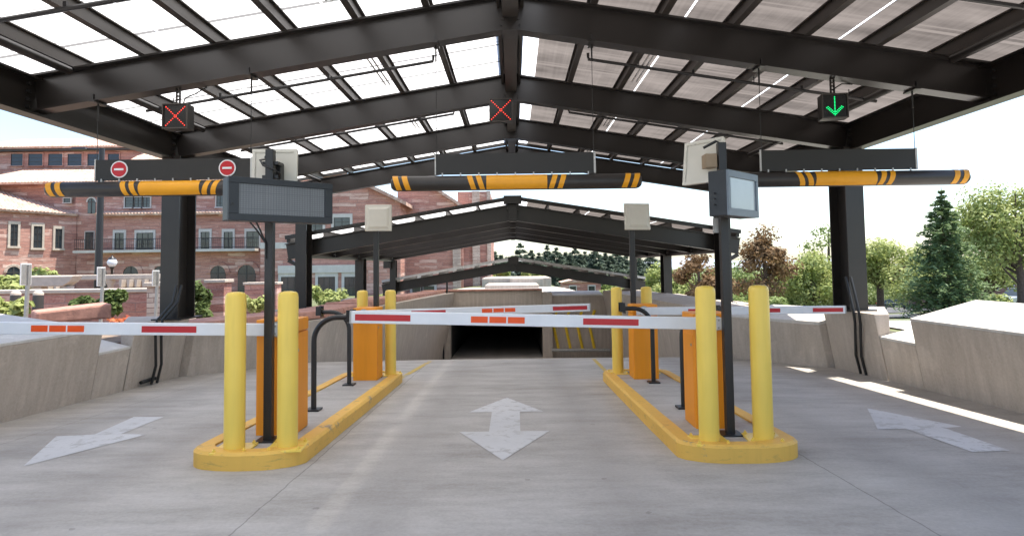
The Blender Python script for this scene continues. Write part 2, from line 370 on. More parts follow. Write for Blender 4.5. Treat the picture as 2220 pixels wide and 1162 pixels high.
for j in range(len(ys)-1):
    for i in range(nx-1): b.f.append((j*nx+i, j*nx+i+1, (j+1)*nx+i+1, (j+1)*nx+i))
drive = b.build('driveway', m_road); tag(drive, kind='structure')
def sheet(name, poly, m, parent, dz=.004):
    o = MB(); o.add([(x, y, gz(y)+dz) for x, y in poly], [tuple(range(len(poly)))]); return o.build(name, m, parent, fix=False)
# double arrow, left arrow, right arrow
Y0, Y1, YA, YB = 5.55, 8.70, 6.66, 7.70
cxA = -.115
o = MB(); pts = [(cxA, Y0), (cxA+.475, YA), (cxA+.165, YA), (cxA+.17, YB), (cxA+.455, YB), (cxA, Y1), (cxA-.455, YB), (cxA-.17, YB), (cxA-.165, YA), (cxA-.475, YA)]
o.add([(x, y, gz(y)+.004) for x, y in pts], [(0, 1, 2, 8, 9), (2, 3, 7, 8), (3, 4, 5, 6, 7)])
tag(o.build('road_arrow', m_arrow, drive, fix=False), 'double headed white arrow in the middle lane')
def groundpt(u, v):
    d = M3 @ Vector(((u-CX)/F, -(v-CY)/F, -1)); k = CAMZ/(GS*d.y-d.z); return (d.x*k, d.y*k)
for lab, px, fs in (('white arrow pointing toward the camera in the left lane', [(50, 1011), (122, 946), (205, 942), (290, 904), (355, 904), (262, 941), (318, 942)], [(0, 6, 1), (1, 6, 5, 2), (2, 5, 4, 3)]),
                    ('white arrow pointing away in the right lane', [(1880, 885), (2085, 925), (2048, 928), (2190, 977), (2108, 980), (1963, 929), (1903, 931)], [(0, 6, 5, 2, 1), (2, 5, 4, 3)])):
    o = MB(); o.add([(*groundpt(u, v), 0) for u, v in px], [tuple(reversed(f)) for f in fs]); o.map(lambda p: (p.x, p.y, gz(p.y)+.004))
    tag(o.build('road_arrow', m_arrow, drive, fix=True), lab)
sheet('painted_line', [(-2.0, 10.65), (-1.9, 10.65), (-1.72, 13.2), (-1.82, 13.2)], m_line, drive)
sheet('painted_line', [(1.58, 10.5), (1.66, 10.5), (1.70, 13.2), (1.62, 13.2)], m_line, drive)
# terrain outside the walls: left terrace, right hillside, land beyond the portal
def ss(a, b_, x): t = max(0, min(1, (x-a)/(b_-a))); return t*t*(3-2*t)
def terr(x, y):
    r = .30-.088*max(0, y-12) if y < 90 else -6.56
    if x > 25: r += min(3, (x-25)*.036)*ss(20, 50, y)
    l = .28-.95*ss(13, 24, y)
    c = .02-.25*ss(36, 60, y) - 6.4*ss(66, 110, y)
    l = l*(1-ss(70, 120, y))+(-6.5)*ss(70, 120, y)
    wr = ss(3, 9, x); wl = 1-ss(-8, -3, x)
    if y < PORT: return r if x > 0 else l
    return r*wr+l*wl+c*max(0, 1-wr-wl)
def grid(xf, rows, name, m):
    o = MB(); n = len(xf(rows[0]))
    for y in rows:
        for x in xf(y): o.v.append(Vector((x, y, terr(x, y))))
    for j in range(len(rows)-1):
        for i in range(n-1): o.f.append((j*n+i, j*n+i+1, (j+1)*n+i+1, (j+1)*n+i))
    return tag(o.build(name, m, fix=False), kind='structure')
rows = [-40, -25]+ys[:ys.index(33)+1]
offs = [0, .5, 1, 2, 3, 5, 8, 12, 18, 26, 40, 70, 120, 250, 500]
grid(lambda y: [poly_x(WL, y)-.75-t for t in reversed(offs)], rows, 'ground', m_soil)
grid(lambda y: [poly_x(WR, y)+.75+t for t in offs], rows, 'ground', m_grass)
rows2 = [33.7, 35, 38, 42, 46, 50, 55, 60, 66, 72, 80, 90, 100, 110, 130, 160, 220, 320, 500, 900]
grid(lambda y: [-600, -300, -120, -70, -50, -40, -30, -22, -16, -12, -9, -7, -5, -3.5, -2, 0, 1.5, 3, 4, 5, 6, 7.5, 9, 12, 16, 22, 30, 40, 55, 75, 110, 180, 300, 600], rows2, 'ground', m_grass)
def tsheet(name, quad, m, n=14, dz=.05, kind='structure'):
    o = MB(); a, b_, c, d = [Vector((*q, 0)) for q in quad]
    for j in range(n+1):
        for i in range(n+1):
            p = a.lerp(b_, i/n).lerp(d.lerp(c, i/n), j/n); o.v.append(Vector((p.x, p.y, terr(p.x, p.y)+dz)))
    for j in range(n):
        for i in range(n): k = j*(n+1)+i; o.f.append((k, k+1, k+n+2, k+n+1))
    return tag(o.build(name, m, fix=False), kind=kind)
o = MB(); n = 60
for j in range(7):
    for i in range(n+1):
        x = -700+1500*i/n; hh = (math.sin(i*.37)*.5+math.sin(i*.9+1)*.3+math.sin(i*2.1)*.15+1)*9*(1-j/6*.0)
        o.v.append(Vector((x, 620+j*45, -8+hh*math.sin(math.pi*j/6)**.8*1.15 if j < 6 else -8)))
for j in range(6):
    for i in range(n): k = j*(n+1)+i; o.f.append((k, k+1, k+n+2, k+n+1))
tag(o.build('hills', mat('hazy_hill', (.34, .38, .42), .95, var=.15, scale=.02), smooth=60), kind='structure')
tsheet('pavement', [(6.7, -12), (10.5, -12), (10.5, 24), (6.7, 24)], m_apron, 30, .03)
tsheet('pavement', [(5.9, 24.5), (9.5, 24.5), (10.5, 40), (6.3, 40)], m_apron, 16, .03)
tsheet('road', [(16, 40), (62, 20), (78, 34), (10, 62)], m_asph, 40, .08)
tsheet('road', [(20, 62), (120, 62), (120, 100), (12, 100)], m_asph, 30, .06)
# ------------------------------------------------------------------ retaining walls
def wallseg(o, p0, p1, zt0, zt1, out, th=.7, zb=None, rise=0, lean=.12):
    """battered wall between two base points; top at zt on the inner edge, rising outward by rise"""
    (x0, y0), (x1, y1) = p0, p1
    b0, b1 = gz(y0)-.2, gz(y1)-.2
    s = out; l0, l1 = BAT*(zt0-b0), BAT*(zt1-b1)
    return o.hexa([(x0, y0, b0), (x1, y1, b1), (x1+s*th, y1, b1), (x0+s*th, y0, b0),
                   (x0-s*l0, y0, zt0), (x1-s*l1, y1, zt1), (x1+s*th, y1, zt1+rise), (x0+s*th, y0, zt0+rise)])
def cope(o, x0, y0, x1, y1, zt, out, th, rise, d=.035):
    """thin cast coping on the sloped top of a wall run"""
    s = out; l0, l1 = BAT*(zt-gz(y0)+.2), BAT*(zt-gz(y1)+.2)
    a, b_, c, e = (x0-s*l0, y0, zt), (x1-s*l1, y1, zt), (x1+s*th, y1, zt+rise), (x0+s*th, y0, zt+rise)
    return o.hexa([(p[0], p[1], p[2]+.003) for p in (a, b_, c, e)]+[(p[0], p[1], p[2]+d) for p in (a, b_, c, e)])
BAT = .17
def pier(o, y0, y1, xin, xb, zt, out, th=.9):
    s = out
    l0, l1 = BAT*(zt-gz(y0)+.2)+.01, BAT*(zt-gz(y1)+.2)+.01
    return o.hexa([(xb-s*.01, y0, gz(y0)-.2), (xb-s*.01, y1, gz(y1)-.2), (xb+s*th, y1, gz(y1)-.2), (xb+s*.03, y0+.02, gz(y0)-.2),
                   (xb-s*l0, y0, zt), (xb-s*l1, y1, zt), (xb+s*th, y1, zt), (xb+s*.03, y0+.02, zt)])
for sgn, P, lab, nm in ((-1, WL, 'long grey concrete retaining wall on the left, below the stone building', 'retaining_wall'),
                        (1, WR, 'long grey concrete retaining wall on the right, below the trees', 'retaining_wall')):
    root = empty(nm, (P[1][0], 4, gz(4)), lab, 'wall')
    xb = P[0][0]
    e1 = 8.9 if sgn > 0 else 9.0
    o = MB()
    tb, rb = (.75, .25) if sgn > 0 else (2.0, .34)
    for y0, y1 in ((-12, -3.0), (-2.99, 1.6), (1.61, 5.4), (5.41, e1)): wallseg(o, (xb, y0), (xb, y1), .65, .65, sgn, tb, rise=rb)
    o.build('wall_panel', m_wall, root, bevel=.012)
    o = MB(); cope(o, xb, -12, xb, e1, .65, sgn, tb, rb); o.build('coping', m_cope, root)
    o = wallseg(MB(), (xb, e1+.004), (xb, 9.74), .30, .30, sgn, .75, rise=.22); o.build('low_wall_panel', m_wall, root, bevel=.01)
    o = MB(); cope(o, xb, e1+.006, xb, 9.738, .30, sgn, .75, .22); o.build('coping', m_cope, root)
    o = pier(MB(), 9.75, 11.35, xb-sgn*.42, xb, .68, sgn); o.build('pier', m_wall, root, bevel=.015)
    o = MB(); wallseg(o, (poly_x(P, 11.0)+sgn*.03, 11.36), P[2], .36, .40, sgn, .75, rise=.22 if sgn > 0 else .02); wallseg(o, (P[2][0], P[2][1]+.005), (poly_x(P, 16.4), 16.4), .40, .42, sgn, .75, rise=.12 if sgn > 0 else .02)
    o.build('wall_panel', m_wall, root, bevel=.012)
    if sgn > 0: o = MB(); cope(o, poly_x(P, 11.0)+.03, 11.36, P[2][0], P[2][1], .36, 1, .75, .22, .06); o.build('coping', m_cope, root)
    o = MB(); wallseg(o, (poly_x(P, 16.41), 16.41), (poly_x(P, 24), 24), .42, .30, sgn, .75, rise=.12 if sgn > 0 else 0); wallseg(o, (poly_x(P, 24.01), 24.01), (P[3][0], PORT-.01), .30, .14, sgn, .75, rise=.1 if sgn > 0 else 0)
    o.build('wall_panel', m_wall, root, bevel=.012)
    for yc in (17.1, 23.5, 29.9):
        xx = sgn*5.75; o = MB(); zt = .43 if yc < 20 else .36 if yc < 27 else .12
        o.hexa([(xx-sgn*.25, yc-.45, -1.5), (xx-sgn*.25, yc+.45, -1.5), (xx+sgn*.5, yc+.45, -1.5), (xx+sgn*.5, yc-.45, -1.5),
                (xx-sgn*.55, yc-.6, zt), (xx-sgn*.55, yc+.6, zt), (xx+sgn*.6, yc+.6, zt), (xx+sgn*.6, yc-.6, zt)])
        o.build('pier', m_wall, root, bevel=.015)
    if sgn < 0:       # rough red sandstone coping along the left wall
        o = MB(); yy = 11.4
        while yy < 32.4:
            y2 = min(yy+random.uniform(1.1, 2.0), 32.6); xa, xc = poly_x(P, yy), poly_x(P, y2); h = random.uniform(.14, .2); h2 = random.uniform(.14, .2)
            za = .40-.26*ss(16, 32, yy)+.015; zc = .40-.26*ss(16, 32, y2)+.015
            o.hexa([(xa+.18, yy+.02, za), (xc+.18, y2-.02, zc), (xc-.8, y2-.02, zc), (xa-.8, yy+.02, za), (xa+.14, yy+.02, za+h), (xc+.14, y2-.02, zc+h2), (xc-.8, y2-.02, zc+h2), (xa-.8, yy+.02, za+h)]); yy = y2
        o.build('coping_stone', m_cap, root, bevel=.03)
        o = MB(); o.hexa([(-8.1, 10.6, .62), (-7.2, 11.2, .66), (-7.6, 11.6, .66), (-8.5, 11.0, .62), (-8.1, 10.6, .83), (-7.2, 11.2, .93), (-7.6, 11.6, .94), (-8.5, 11.0, .84)])
        o.build('coping_stone', m_cap, root, bevel=.04)
# conduits clipped to the near piers
for sgn, lab in ((-1, 'pair of black conduits running down the left pier below its column'), (1, 'pair of black conduits running down the right pier below its column')):
    xb = -6.05 if sgn < 0 else 5.85
    o = MB()
    for dy in (0, .16):
        y = 10.2+dy
        o.tube([(sgn*5.56, y+.1, 1.25), (sgn*5.55, y-.02, .98), (sgn*(abs(xb)-.29), y-.1, .70), (sgn*(abs(xb)-.27), y-.1, .5), (sgn*(abs(xb)-.16), y+.12, -.05), (sgn*(abs(xb)-.09), y+.12, gz(y)+.01)], .022, 8)
    o.tube([(sgn*(abs(xb)-.05), 10.1, gz(10)+.07), (sgn*(abs(xb)-.05), 10.5, gz(10)+.07)], .03, 8)
    tag(o.build('conduit', m_cable, None, smooth=50), lab, 'conduit')
# ------------------------------------------------------------------ portal
root = empty('garage_portal', (-.9, PORT, gz(PORT)), 'concrete underground garage entrance with a dark opening at the ramp foot', 'garage entrance')
L_, R_ = -3.37, 1.50; ZL = -1.34
o = MB(); o.box((-3.9, PORT, -3.7), (L_, PORT+.6, .2)); o.build('side_wall', m_wall, root, bevel=.02)
o = MB(); o.box((L_+.003, PORT, ZL), (R_-.003, PORT+.6, .2)); o.build('lintel', m_wall, root, bevel=.02)
o = MB(); o.box((L_-.5, PORT-.1, .203), (R_, PORT+.7, .29)); o.build('coping_stone', m_cap, root, bevel=.02)
o = MB(); o.box((R_, PORT-.35, -3.7), (2.0, PORT+.6, .1)); o.build('pier', m_wall, root, bevel=.02)
o = MB(); o.box((2.003, PORT, -3.7), (6.2, PORT+.6, -.12)); o.build('side_wall', m_wall, root, bevel=.02)
o = MB(); o.hexa([(1.9, PORT-.02, -.115), (4.7, PORT-.02, -.115), (4.7, PORT+1.4, -.115), (1.9, PORT+1.4, -.115), (1.9, PORT-.02, -.06), (4.7, PORT-.02, -.06), (4.7, PORT+1.4, .1), (1.9, PORT+1.4, .1)]); o.build('ledge', m_cope, root)
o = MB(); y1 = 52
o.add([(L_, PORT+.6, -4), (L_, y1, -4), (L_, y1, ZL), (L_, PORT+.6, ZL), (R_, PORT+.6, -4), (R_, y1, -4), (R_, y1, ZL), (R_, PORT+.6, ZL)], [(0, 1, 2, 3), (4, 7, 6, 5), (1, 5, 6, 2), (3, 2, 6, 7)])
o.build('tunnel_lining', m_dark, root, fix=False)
m_yel = mat('chevron_yellow', (.85, .58, .03), .6)
for k in range(4):
    u0 = 1203+k*26; yy = PORT-.006
    o = MB(); P = [at(u0+4+k*1.5, 672, yy), at(u0-3, 706, yy), at(u0+8, 757, yy)]
    o.tube(P, .075, 8); o.build('chevron_bar', m_yel, root)
o = MB(); a, c = at(1196, 759, PORT-.5), at(1322, 759, PORT-.5)
o.tube([(a.x, PORT-.5, a.z), (c.x, PORT-.5, c.z)], .09, 10)
for k in range(5):
    x = a.x+(c.x-a.x)*(.03+.235*k); o.tube([(x, PORT-.5, a.z), (x, PORT-.06, a.z-.1)], .04, 8)
tag(o.build('guard_rail', m_galv, None, smooth=50), 'low galvanised pipe rail in front of the yellow wall bars', 'rail')
o = MB(); a = at(970, 560, 32.5); o.tube([(a.x, 32.2, -1.0), (a.x, 32.2, .95)], .05, 8); o.tube([(a.x-.2, 32.2, -3.2), (a.x-.2, 32.2, -1.3)], .04, 8)
o.build('drain_pipe', m_cable, root)
# ------------------------------------------------------------------ canopies
SLOPE = .162; HB = .45; COLX = 5.75; EDGE = 6.35
def canopy(name, frames, colframes, zs, y0, y1, label, bays_pipe, colbase, extra_cols=(), brace=(), colskip=()):
    root = empty(name, (0, (y0+y1)/2, zs), label, 'canopy')
    zb = lambda x: zs-SLOPE*abs(x)           # rafter underside
    for y in frames:
        o = MB()
        for s in (-1, 1):
            xe = s*(COLX+.62 if y in brace else COLX+.05)
            o.ibeam((s*.012, y, zb(.012)+HB/2), (xe, y, zb(xe)+HB/2), .2, HB, .024, .014)
        o.build('rafter', m_steel, root)
        o = MB(); o.cbox((0, y-.0, zs-.01), (.2, .3, .06)); o.cbox((0, y-.13, zs+HB*.5), (.24, .02, HB*.9))
        for s in (-1, 1):
            for k in range(3): o.cbox((s*.09, y-.145, zs+.1+k*.12), (.03, .02, .03))
        o.build('ridge_plate', m_steel, root)
        if y in brace:
            for s in (-1, 1): MB().beam((s*(COLX+.12), y, zb(COLX)-.36), (s*(COLX+.58), y, zb(COLX+.58)-.02), .1, .1).build('knee_brace', m_steel, root)
    # ridge beam, eave beams, gutters, purlins
    o = MB(); o.ibeam((0, y0, zs+.30), (0, y1, zs+.30), .19, .36)
    for s in (-1, 1): o.beam((s*.145, y0, zs+.42), (s*.145, y1, zs+.42), .04, .26)
    o.build('ridge_beam', m_pur, root)
    MB().box((-.2, y0-.1, zs+HB+.165), (.2, y1+.08, zs+HB+.215)).build('ridge_trim', m_steel, root)
    for s in (-1, 1):
        xe = s*(COLX+.06); ze = zb(COLX)+HB/2-.05
        fl = [f for f in frames]
        o = MB(); o.ibeam((xe, y0, ze), (xe, y1, ze), .2, HB+.02); o.build('eave_beam', m_steel, root)
        o = MB()
        for y in fl:
            for dy in (-.14, .14):
                for k in range(4): o.cbox((xe-s*.03, y+dy, ze-.14+k*.095), (.05, .035, .035))
        o.build('bolt', m_steel2, root)
        for a, c in zip([y0]+fl, fl+[y1]):
            if c-a < 1: continue
            o = MB(); o.tube([(s*5.25, a+.22, zb(5.25)+.36), (s*5.25, c-.22, zb(5.25)+.36)], .05, 10); o.build('gutter_pipe', m_steel, root, smooth=50)
        for k in range(6):
            x = s*(1.02+.86*k); z = zb(x)+HB+.09
            o = MB(); o.ibeam((x, y0, z), (x, y1, z), .09, .178, .014, .012); o.build('purlin', m_pur, root)
        o = MB(); o.beam((s*(EDGE-.05), y0, zb(EDGE)+HB+.10), (s*(EDGE-.05), y1, zb(EDGE)+HB+.10), .1, .16); o.build('fascia', m_steel, root)
        for yr in (y0-.12, y1+.08):
            o = MB(); o.beam((s*.02, yr, zb(.02)+HB+.16), (s*EDGE, yr, zb(EDGE)+HB+.16), .05, .11); o.build('rake_trim', m_gal_edge if zs < 2 else m_steel, root)  # lowest canopy: the sunlit roof edge is put into the trim's pale colour
        # glazing sheets between joints
        jx = [.128, .42, 2.24, 4.19, EDGE] if s > 0 else [.128, 2.24, 4.19, EDGE]
        zg = lambda x: zb(x)+HB+.186
        yy0, yy1 = y0-.15, y1+.1
        for k in range(len(jx)-1):
            a, c = jx[k]+(.012 if k else 0), jx[k+1]-(.012 if k < len(jx)-2 else 0)
            m = (m_gl_c if k == 0 else m_gl_g) if s > 0 else m_gl_w
            o = MB(); o.add([(s*a, yy0, zg(a)), (s*c, yy0, zg(c)), (s*c, yy1, zg(c)), (s*a, yy1, zg(a))], [(0, 1, 2, 3)])
            o.build('roof_panel', m, root, fix=False)
        for x in jx[1:-1]:
            o = MB(); o.add([(s*(x-.016), yy0, zg(x)+.003), (s*(x+.016), yy0, zg(x)+.003), (s*(x+.016), yy1, zg(x)+.003), (s*(x-.016), yy1, zg(x)+.003)], [(0, 1, 2, 3)])
            o.build('joint_strip', m_joint, root, fix=False)
        # sprinkler pipes and strip lights, bay by bay
        for yb in bays_pipe:
            pz = lambda x: zb(x)+HB-.09
            o = MB(); o.tube([(s*1.15, yb, pz(1.15)+.09), (s*1.15, yb, pz(1.15)), (s*5.4, yb, pz(5.4))], .024, 8)
            for x in (1.9, 3.6, 5.0): o.tube([(s*x, yb, pz(x)), (s*x, yb, pz(x)+.12)], .007, 6)
            for x in (1.15, 2.7, 4.3): o.cbox((s*x, yb, pz(x)+.045), (.035, .035, .05))
            o.build('sprinkler_pipe', m_steel2, root, smooth=40)
            o = MB(); x = s*2.0
            for dx in (-.035, .035): o.tube([(x+dx, yb-.85, zb(x)+HB-.04), (x+dx, yb+.85, zb(x)+HB-.04)], .013, 8)
            o.cbox((x, yb-.87, zb(x)+HB-.04), (.12, .05, .05)); o.build('strip_light', m_gal_edge, root)
    for y in colframes:
        for s in (-1, 1):
            if (y, s) in colskip: continue
            zt = zb(COLX)-.005 if y not in brace else zb(COLX)-.0
            zt2 = zs-SLOPE*COLX-.006
            o = MB(); o.ibeam((s*COLX, y, colbase), (s*COLX, y, zt2), .30, .56, .03, .022, up=(0, 1, 0))
            o.cbox((s*COLX, y, colbase+.012), (.50, .72, .024)); o.build('column', m_steel, root)
    for x, y, z0, wd in extra_cols:
        o = MB(); o.ibeam((x, y, z0), (x, y, zb(x)), wd, wd); o.cbox((x, y, z0+.01), (wd*1.5, wd*1.5, .02)); o.build('column', m_steel, root)
    return root
main = canopy('canopy', [4.3, 7.5, 10.7, 13.9, 17.1], [4.3, 10.7, 17.1], 4.375, 1.2, 17.35,
       'large gabled canopy of dark steel with opal and smoked glazing over the near lanes', [5.9, 9.1, 12.3, 15.5], .68, colskip=[(17.1, -1), (17.1, 1)])
o2 = MB()
for s in (-1, 1):
    o = MB(); o.ibeam((s*COLX, 17.1, .43), (s*COLX, 17.1, 4.375-SLOPE*COLX-.006), .30, .5, .03, .022, up=(0, 1, 0)); o.cbox((s*COLX, 17.1, .442), (.5, .62, .024)); o.build('column', m_steel, main)
c2 = canopy('canopy', [17.55, 20.3, 23.5, 26.7, 29.9], [23.5], 2.79, 17.45, 30.1,
       'middle dark steel canopy stepping down behind the near one', [18.9, 21.9, 25.1], .36, brace=(17.55,))
for s in (-1, 1):
    o = MB(); o.ibeam((s*COLX, 29.9, .12), (s*COLX, 29.9, 2.79-SLOPE*COLX-.006), .28, .4, .03, .022, up=(0, 1, 0)); o.build('column', m_steel, c2)
MB().cbox((-5.98, 29.6, 1.7), (.35, .2, .45)).build('junction_box', m_steel, c2)
c3 = canopy('canopy', [30.3, 33.2], [], 1.27, 30.2, 34.4,
       'lowest dark steel canopy over the garage entrance', [31.8], .1, extra_cols=[(1.78, 33.2, .1, .26), (-5.6, 33.2, .1, .26), (5.75, 33.2, -.1, .26)], brace=(30.3,))
MB().cbox((0, 30.2, 1.27+.5), (.5, .3, .36)).build('ridge_cap', m_steel, c3)
MB().cbox((0, 17.4, 2.79+.56), (.5, .3, .22)).build('ridge_cap', m_steel, c2)
# ------------------------------------------------------------------ traffic islands
def outline(x0, x1, y0, y1, r, n=9):
    P = []
    for cx, cy, a0, rx, ry in ((x1-r, y0+r*.62, -90, r, r*.62), (x1-r*.6, y1-r*.8, 0, r*.6, r*.8), (x0+r*.6, y1-r*.8, 90, r*.6, r*.8), (x0+r, y0+r*.62, 180, r, r*.62)):
        for k in range(n+1): a = R(a0+90*k/n); P.append((cx+rx*math.cos(a), cy+ry*math.sin(a)))
    return P
def island(x0, x1, y0, y1, label):
    root = empty('traffic_island', ((x0+x1)/2, (y0+y1)/2, gz((y0+y1)/2)), label, 'traffic island')
    Po, Pi = outline(x0, x1, y0, y1, .46), outline(x0+.15, x1-.15, y0+.15, y1-.15, .33)
    # subdivide the long sides so the kerb follows the ground
    def dens(P):
        Q = []
        for a, c in zip(P, P[1:]+P[:1]):
            n = max(1, int(math.hypot(c[0]-a[0], c[1]-a[1])/.5)) if len(Q) >= 0 else 1
            Q += [(a, c, k/8) for k in range(8)] if n > 3 else [(a, c, 0)]
        return [(a[0]+(c[0]-a[0])*t, a[1]+(c[1]-a[1])*t) for a, c, t in Q]
    Po, Pi = dens(Po), dens(Pi); n = len(Po); o = MB(); H = .15
    jit = [random.uniform(-.004, .004) for _ in range(n)]
    rings = [(Po, -.05, 0), (Po, H-.025, 0), (Po, H, .02), (Pi, H, 0), (Pi, H-.05, 0)]
    cxm, cym = (x0+x1)/2, None
    for P, h, ins in rings:
        for i, (x, y) in enumerate(P):
            if ins: qx, qy = Pi[i]; x, y = x+(qx-x)*.14, y+(qy-y)*.14
            o.v.append(Vector((x+jit[i], y+jit[(i*3) % n], gz(y)+h)))
    for r_ in range(4):
        for i in range(n): k = (i+1) % n; o.f.append((r_*n+i, r_*n+k, (r_+1)*n+k, (r_+1)*n+i))
    o.build('kerb', m_kerb, root, smooth=35)
    o = MB(); o.add([(x, y, gz(y)+H-.018) for x, y in Pi], [tuple(range(n))]); o.build('paving', m_road, root, fix=False)
    return root
island(-2.84, -1.84, 5.33, 10.62, 'yellow kerbed traffic island between left lane and middle lane')
island(1.42, 2.50, 5.36, 10.45, 'yellow kerbed traffic island between middle lane and right lane')
IZ = lambda y: gz(y)+.132
# ------------------------------------------------------------------ bollards
def bollard(loc, label, grp='yellow steel bollards on the islands'):
    root = empty('bollard', loc, label, 'bollard', grp)
    x, y, z = loc; o = MB()
    o.lathe([(.088, .016), (.088, 1.315), (.084, 1.345), (.07, 1.362), (.03, 1.37)], loc, 28); o.build('post', m_boll, root, smooth=45)
    o = MB(); o.cbox((x, y, z+.008), (.31, .31, .018)); o.build('base_plate', m_boll, root, bevel=.004)
    for sx in (-1, 1):
        for sy in (-1, 1):
            o = MB(); o.lathe([(.016, .017), (.016, .034), (.008, .034), (.008, .046)], (x+sx*.125, y+sy*.125, z), 6); o.build('bolt', m_boll, root)
    return root
bsp = [(-2.457, 5.526, 'near yellow bollard at the far left of the left island'), (-2.009, 5.567, 'near yellow bollard beside the middle lane on the left island'),
       (-2.47, 10.2, 'far yellow bollard behind the left orange cabinet, only its top showing'), (-2.004, 10.157, 'far yellow bollard at the inner end of the left island'),
       (1.709, 5.584, 'near yellow bollard in front of the orange cabinet on the right island'), (2.209, 5.641, 'near yellow bollard at the far right, right of the display pole'),
       (1.646, 10.024, 'far yellow bollard at the inner end of the right island'), (2.13, 10.05, 'far yellow bollard behind the right orange cabinet, only its top showing')]
b0 = None
for x, y, lab in bsp:
    if b0 is None: b0 = bollard((x, y, IZ(y)), lab)
    else:
        c = copy_tree(b0); c.location = (x, y, IZ(y)); c['label'] = lab; c.rotation_euler.z = R(random.uniform(-6, 6))
b0.rotation_euler.z = R(4)
# ------------------------------------------------------------------ barrier gates
def gate(x, y, d, tilt, lab, armlab=None, length=3.42, mid=None, yaw=0, mids=m_orange_r):
    """cabinet centred on x with its front at y; arm reaches in direction d (+1 right, -1 left)"""
    z = IZ(y+.2); root = empty('barrier_gate', (x, y+.19, z), lab, 'barrier', 'parking barrier gates')
    o = MB(); o.box((x-.185, y, z), (x+.185, y+.40, z+.97)); o.build('cabinet', m_cab, root, bevel=.01)
    cabn = o
    o = MB(); o.box((x-.188, y-.003, z+.976), (x+.188, y+.403, z+1.105)); o.build('hood', m_cab, root, bevel=.012)
    for s in (-1, 1):
        o = MB(); o.box((x+s*.186-.003, y+.03, z+.06), (x+s*.186+.003, y+.37, z+.90)); dr = o.build('door', m_cab, root, bevel=.002)
        o = MB(); o.tube([(x+s*.188, y+.08, z+.80), (x+s*.196, y+.08, z+.80)], .014, 10); o.build('lock', m_galv, dr)
    zc = z+1.015; ya = y-.055
    o = MB(); o.tube([(x-d*.02, y-.001, zc), (x-d*.02, y-.022, zc)], .075, 16); o.build('hub', m_galv, root)
    T = Matrix.Translation((x, ya, zc)) @ Matrix.Rotation(-d*R(tilt), 4, 'Y')
    x0, x1 = -.14, length
    o = MB(); ch = .055
    o.hexa([(d*x0, -.03, -.058), (d*x1, -.03, -.058), (d*x1, .03, -.058), (d*x0, .03, -.058), (d*x0, -.03, .058), (d*x1, -.03, .058), (d*x1, .03, .058), (d*x0, .03, .058)])
    o.map(lambda p: T @ p); arm = o.build('arm', m_white, root, bevel=.008)
    k = length/3.42
    for a, m, nseg in ((.72, m_red, 1), (1.78, mids, 3 if mids is m_orange_r else 1), (2.86, m_red, 1)):
        a *= k; wd = .52*k
        for q in range(nseg):
            p0 = a+wd*q/nseg+(.008 if nseg > 1 else 0); p1 = a+wd*(q+1)/nseg-(.008 if nseg > 1 else 0)
            xa, xb = sorted((d*p0, d*p1)); o = MB(); o.box((xa, -.0325, -.03), (xb, -.0295, .03)); o.map(lambda p: T @ p); o.build('reflector', m, arm)
    o = MB(); xa, xb = sorted((d*length, d*(length+.012))); o.box((xa, -.032, -.06), (xb, .032, .06)); o.map(lambda p: T @ p); o.build('end_cap', m_galv, arm)
    o = MB()
    for sx in (-.06, .06):
        for sz in (-.035, .035): o.tube([(d*(-.06)+sx*.5, -.031, sz), (d*(-.06)+sx*.5, -.04, sz)], .008, 8)
    o.map(lambda p: T @ p); o.build('bolt', m_galv, arm)
    return root
gate(-2.30, 6.04, -1, 1.1, 'orange barrier gate on the near left island, arm across the left lane')
gate(-2.285, 9.6, 1, 1.0, 'orange barrier gate at the far end of the left island, arm across the middle lane', length=3.44)
gate(1.925, 6.08, -1, 1.8, 'orange barrier gate on the near right island, arm reaching left across the middle lane', length=3.49)
gate(1.96, 9.36, 1, -.3, 'orange barrier gate at the far end of the right island, arm across the right lane', length=2.95, mids=m_red)
# ------------------------------------------------------------------ arm rest posts
def rest(x, y, d, zt, lab):
    z = IZ(y); root = empty('arm_rest_post', (x, y, z), lab, 'arm rest', 'black curved arm rest posts'); H = 1.06; r = .27
    pts = [(x, y, z+.01)]+[(x, y, z+.4)]+[(x+d*r*(1-math.cos(R(a))), y, z+H-r+r*math.sin(R(a))) for a in range(0, 91, 10)]+[(x+d*.40, y, z+H)]
    MB().tube(pts, .031, 12).build('post', m_steel2, root, smooth=50)
    MB().cbox((x, y, z+.012), (.16, .16, .022)).build('base_plate', m_steel2, root, bevel=.004)
    o = MB(); xx = x+d*.43
    o.cbox((xx, y, z+H-.035), (.07, .14, .012)); o.cbox((xx, y-.075, z+H+.02), (.07, .012, .13)); o.cbox((xx, y+.075, z+H+.02), (.07, .012, .13)); o.cbox((x+d*.395, y, z+H-.01), (.012, .14, .12))
    o.build('cradle', m_steel2, root)
    return root
rest(-2.319, 7.26, 1, .98, 'black rest post on the left island, bent toward the middle lane')
rest(-2.409, 9.15, -1, .94, 'black rest post in front of the far left cabinet, bent toward the left lane')
rest(1.98, 8.99, -1, .95, 'black rest post in front of the far right cabinet, bent toward the middle lane')
rest(1.90, 7.11, 1, .95, 'black rest post behind the near right cabinet, bent toward the right lane')
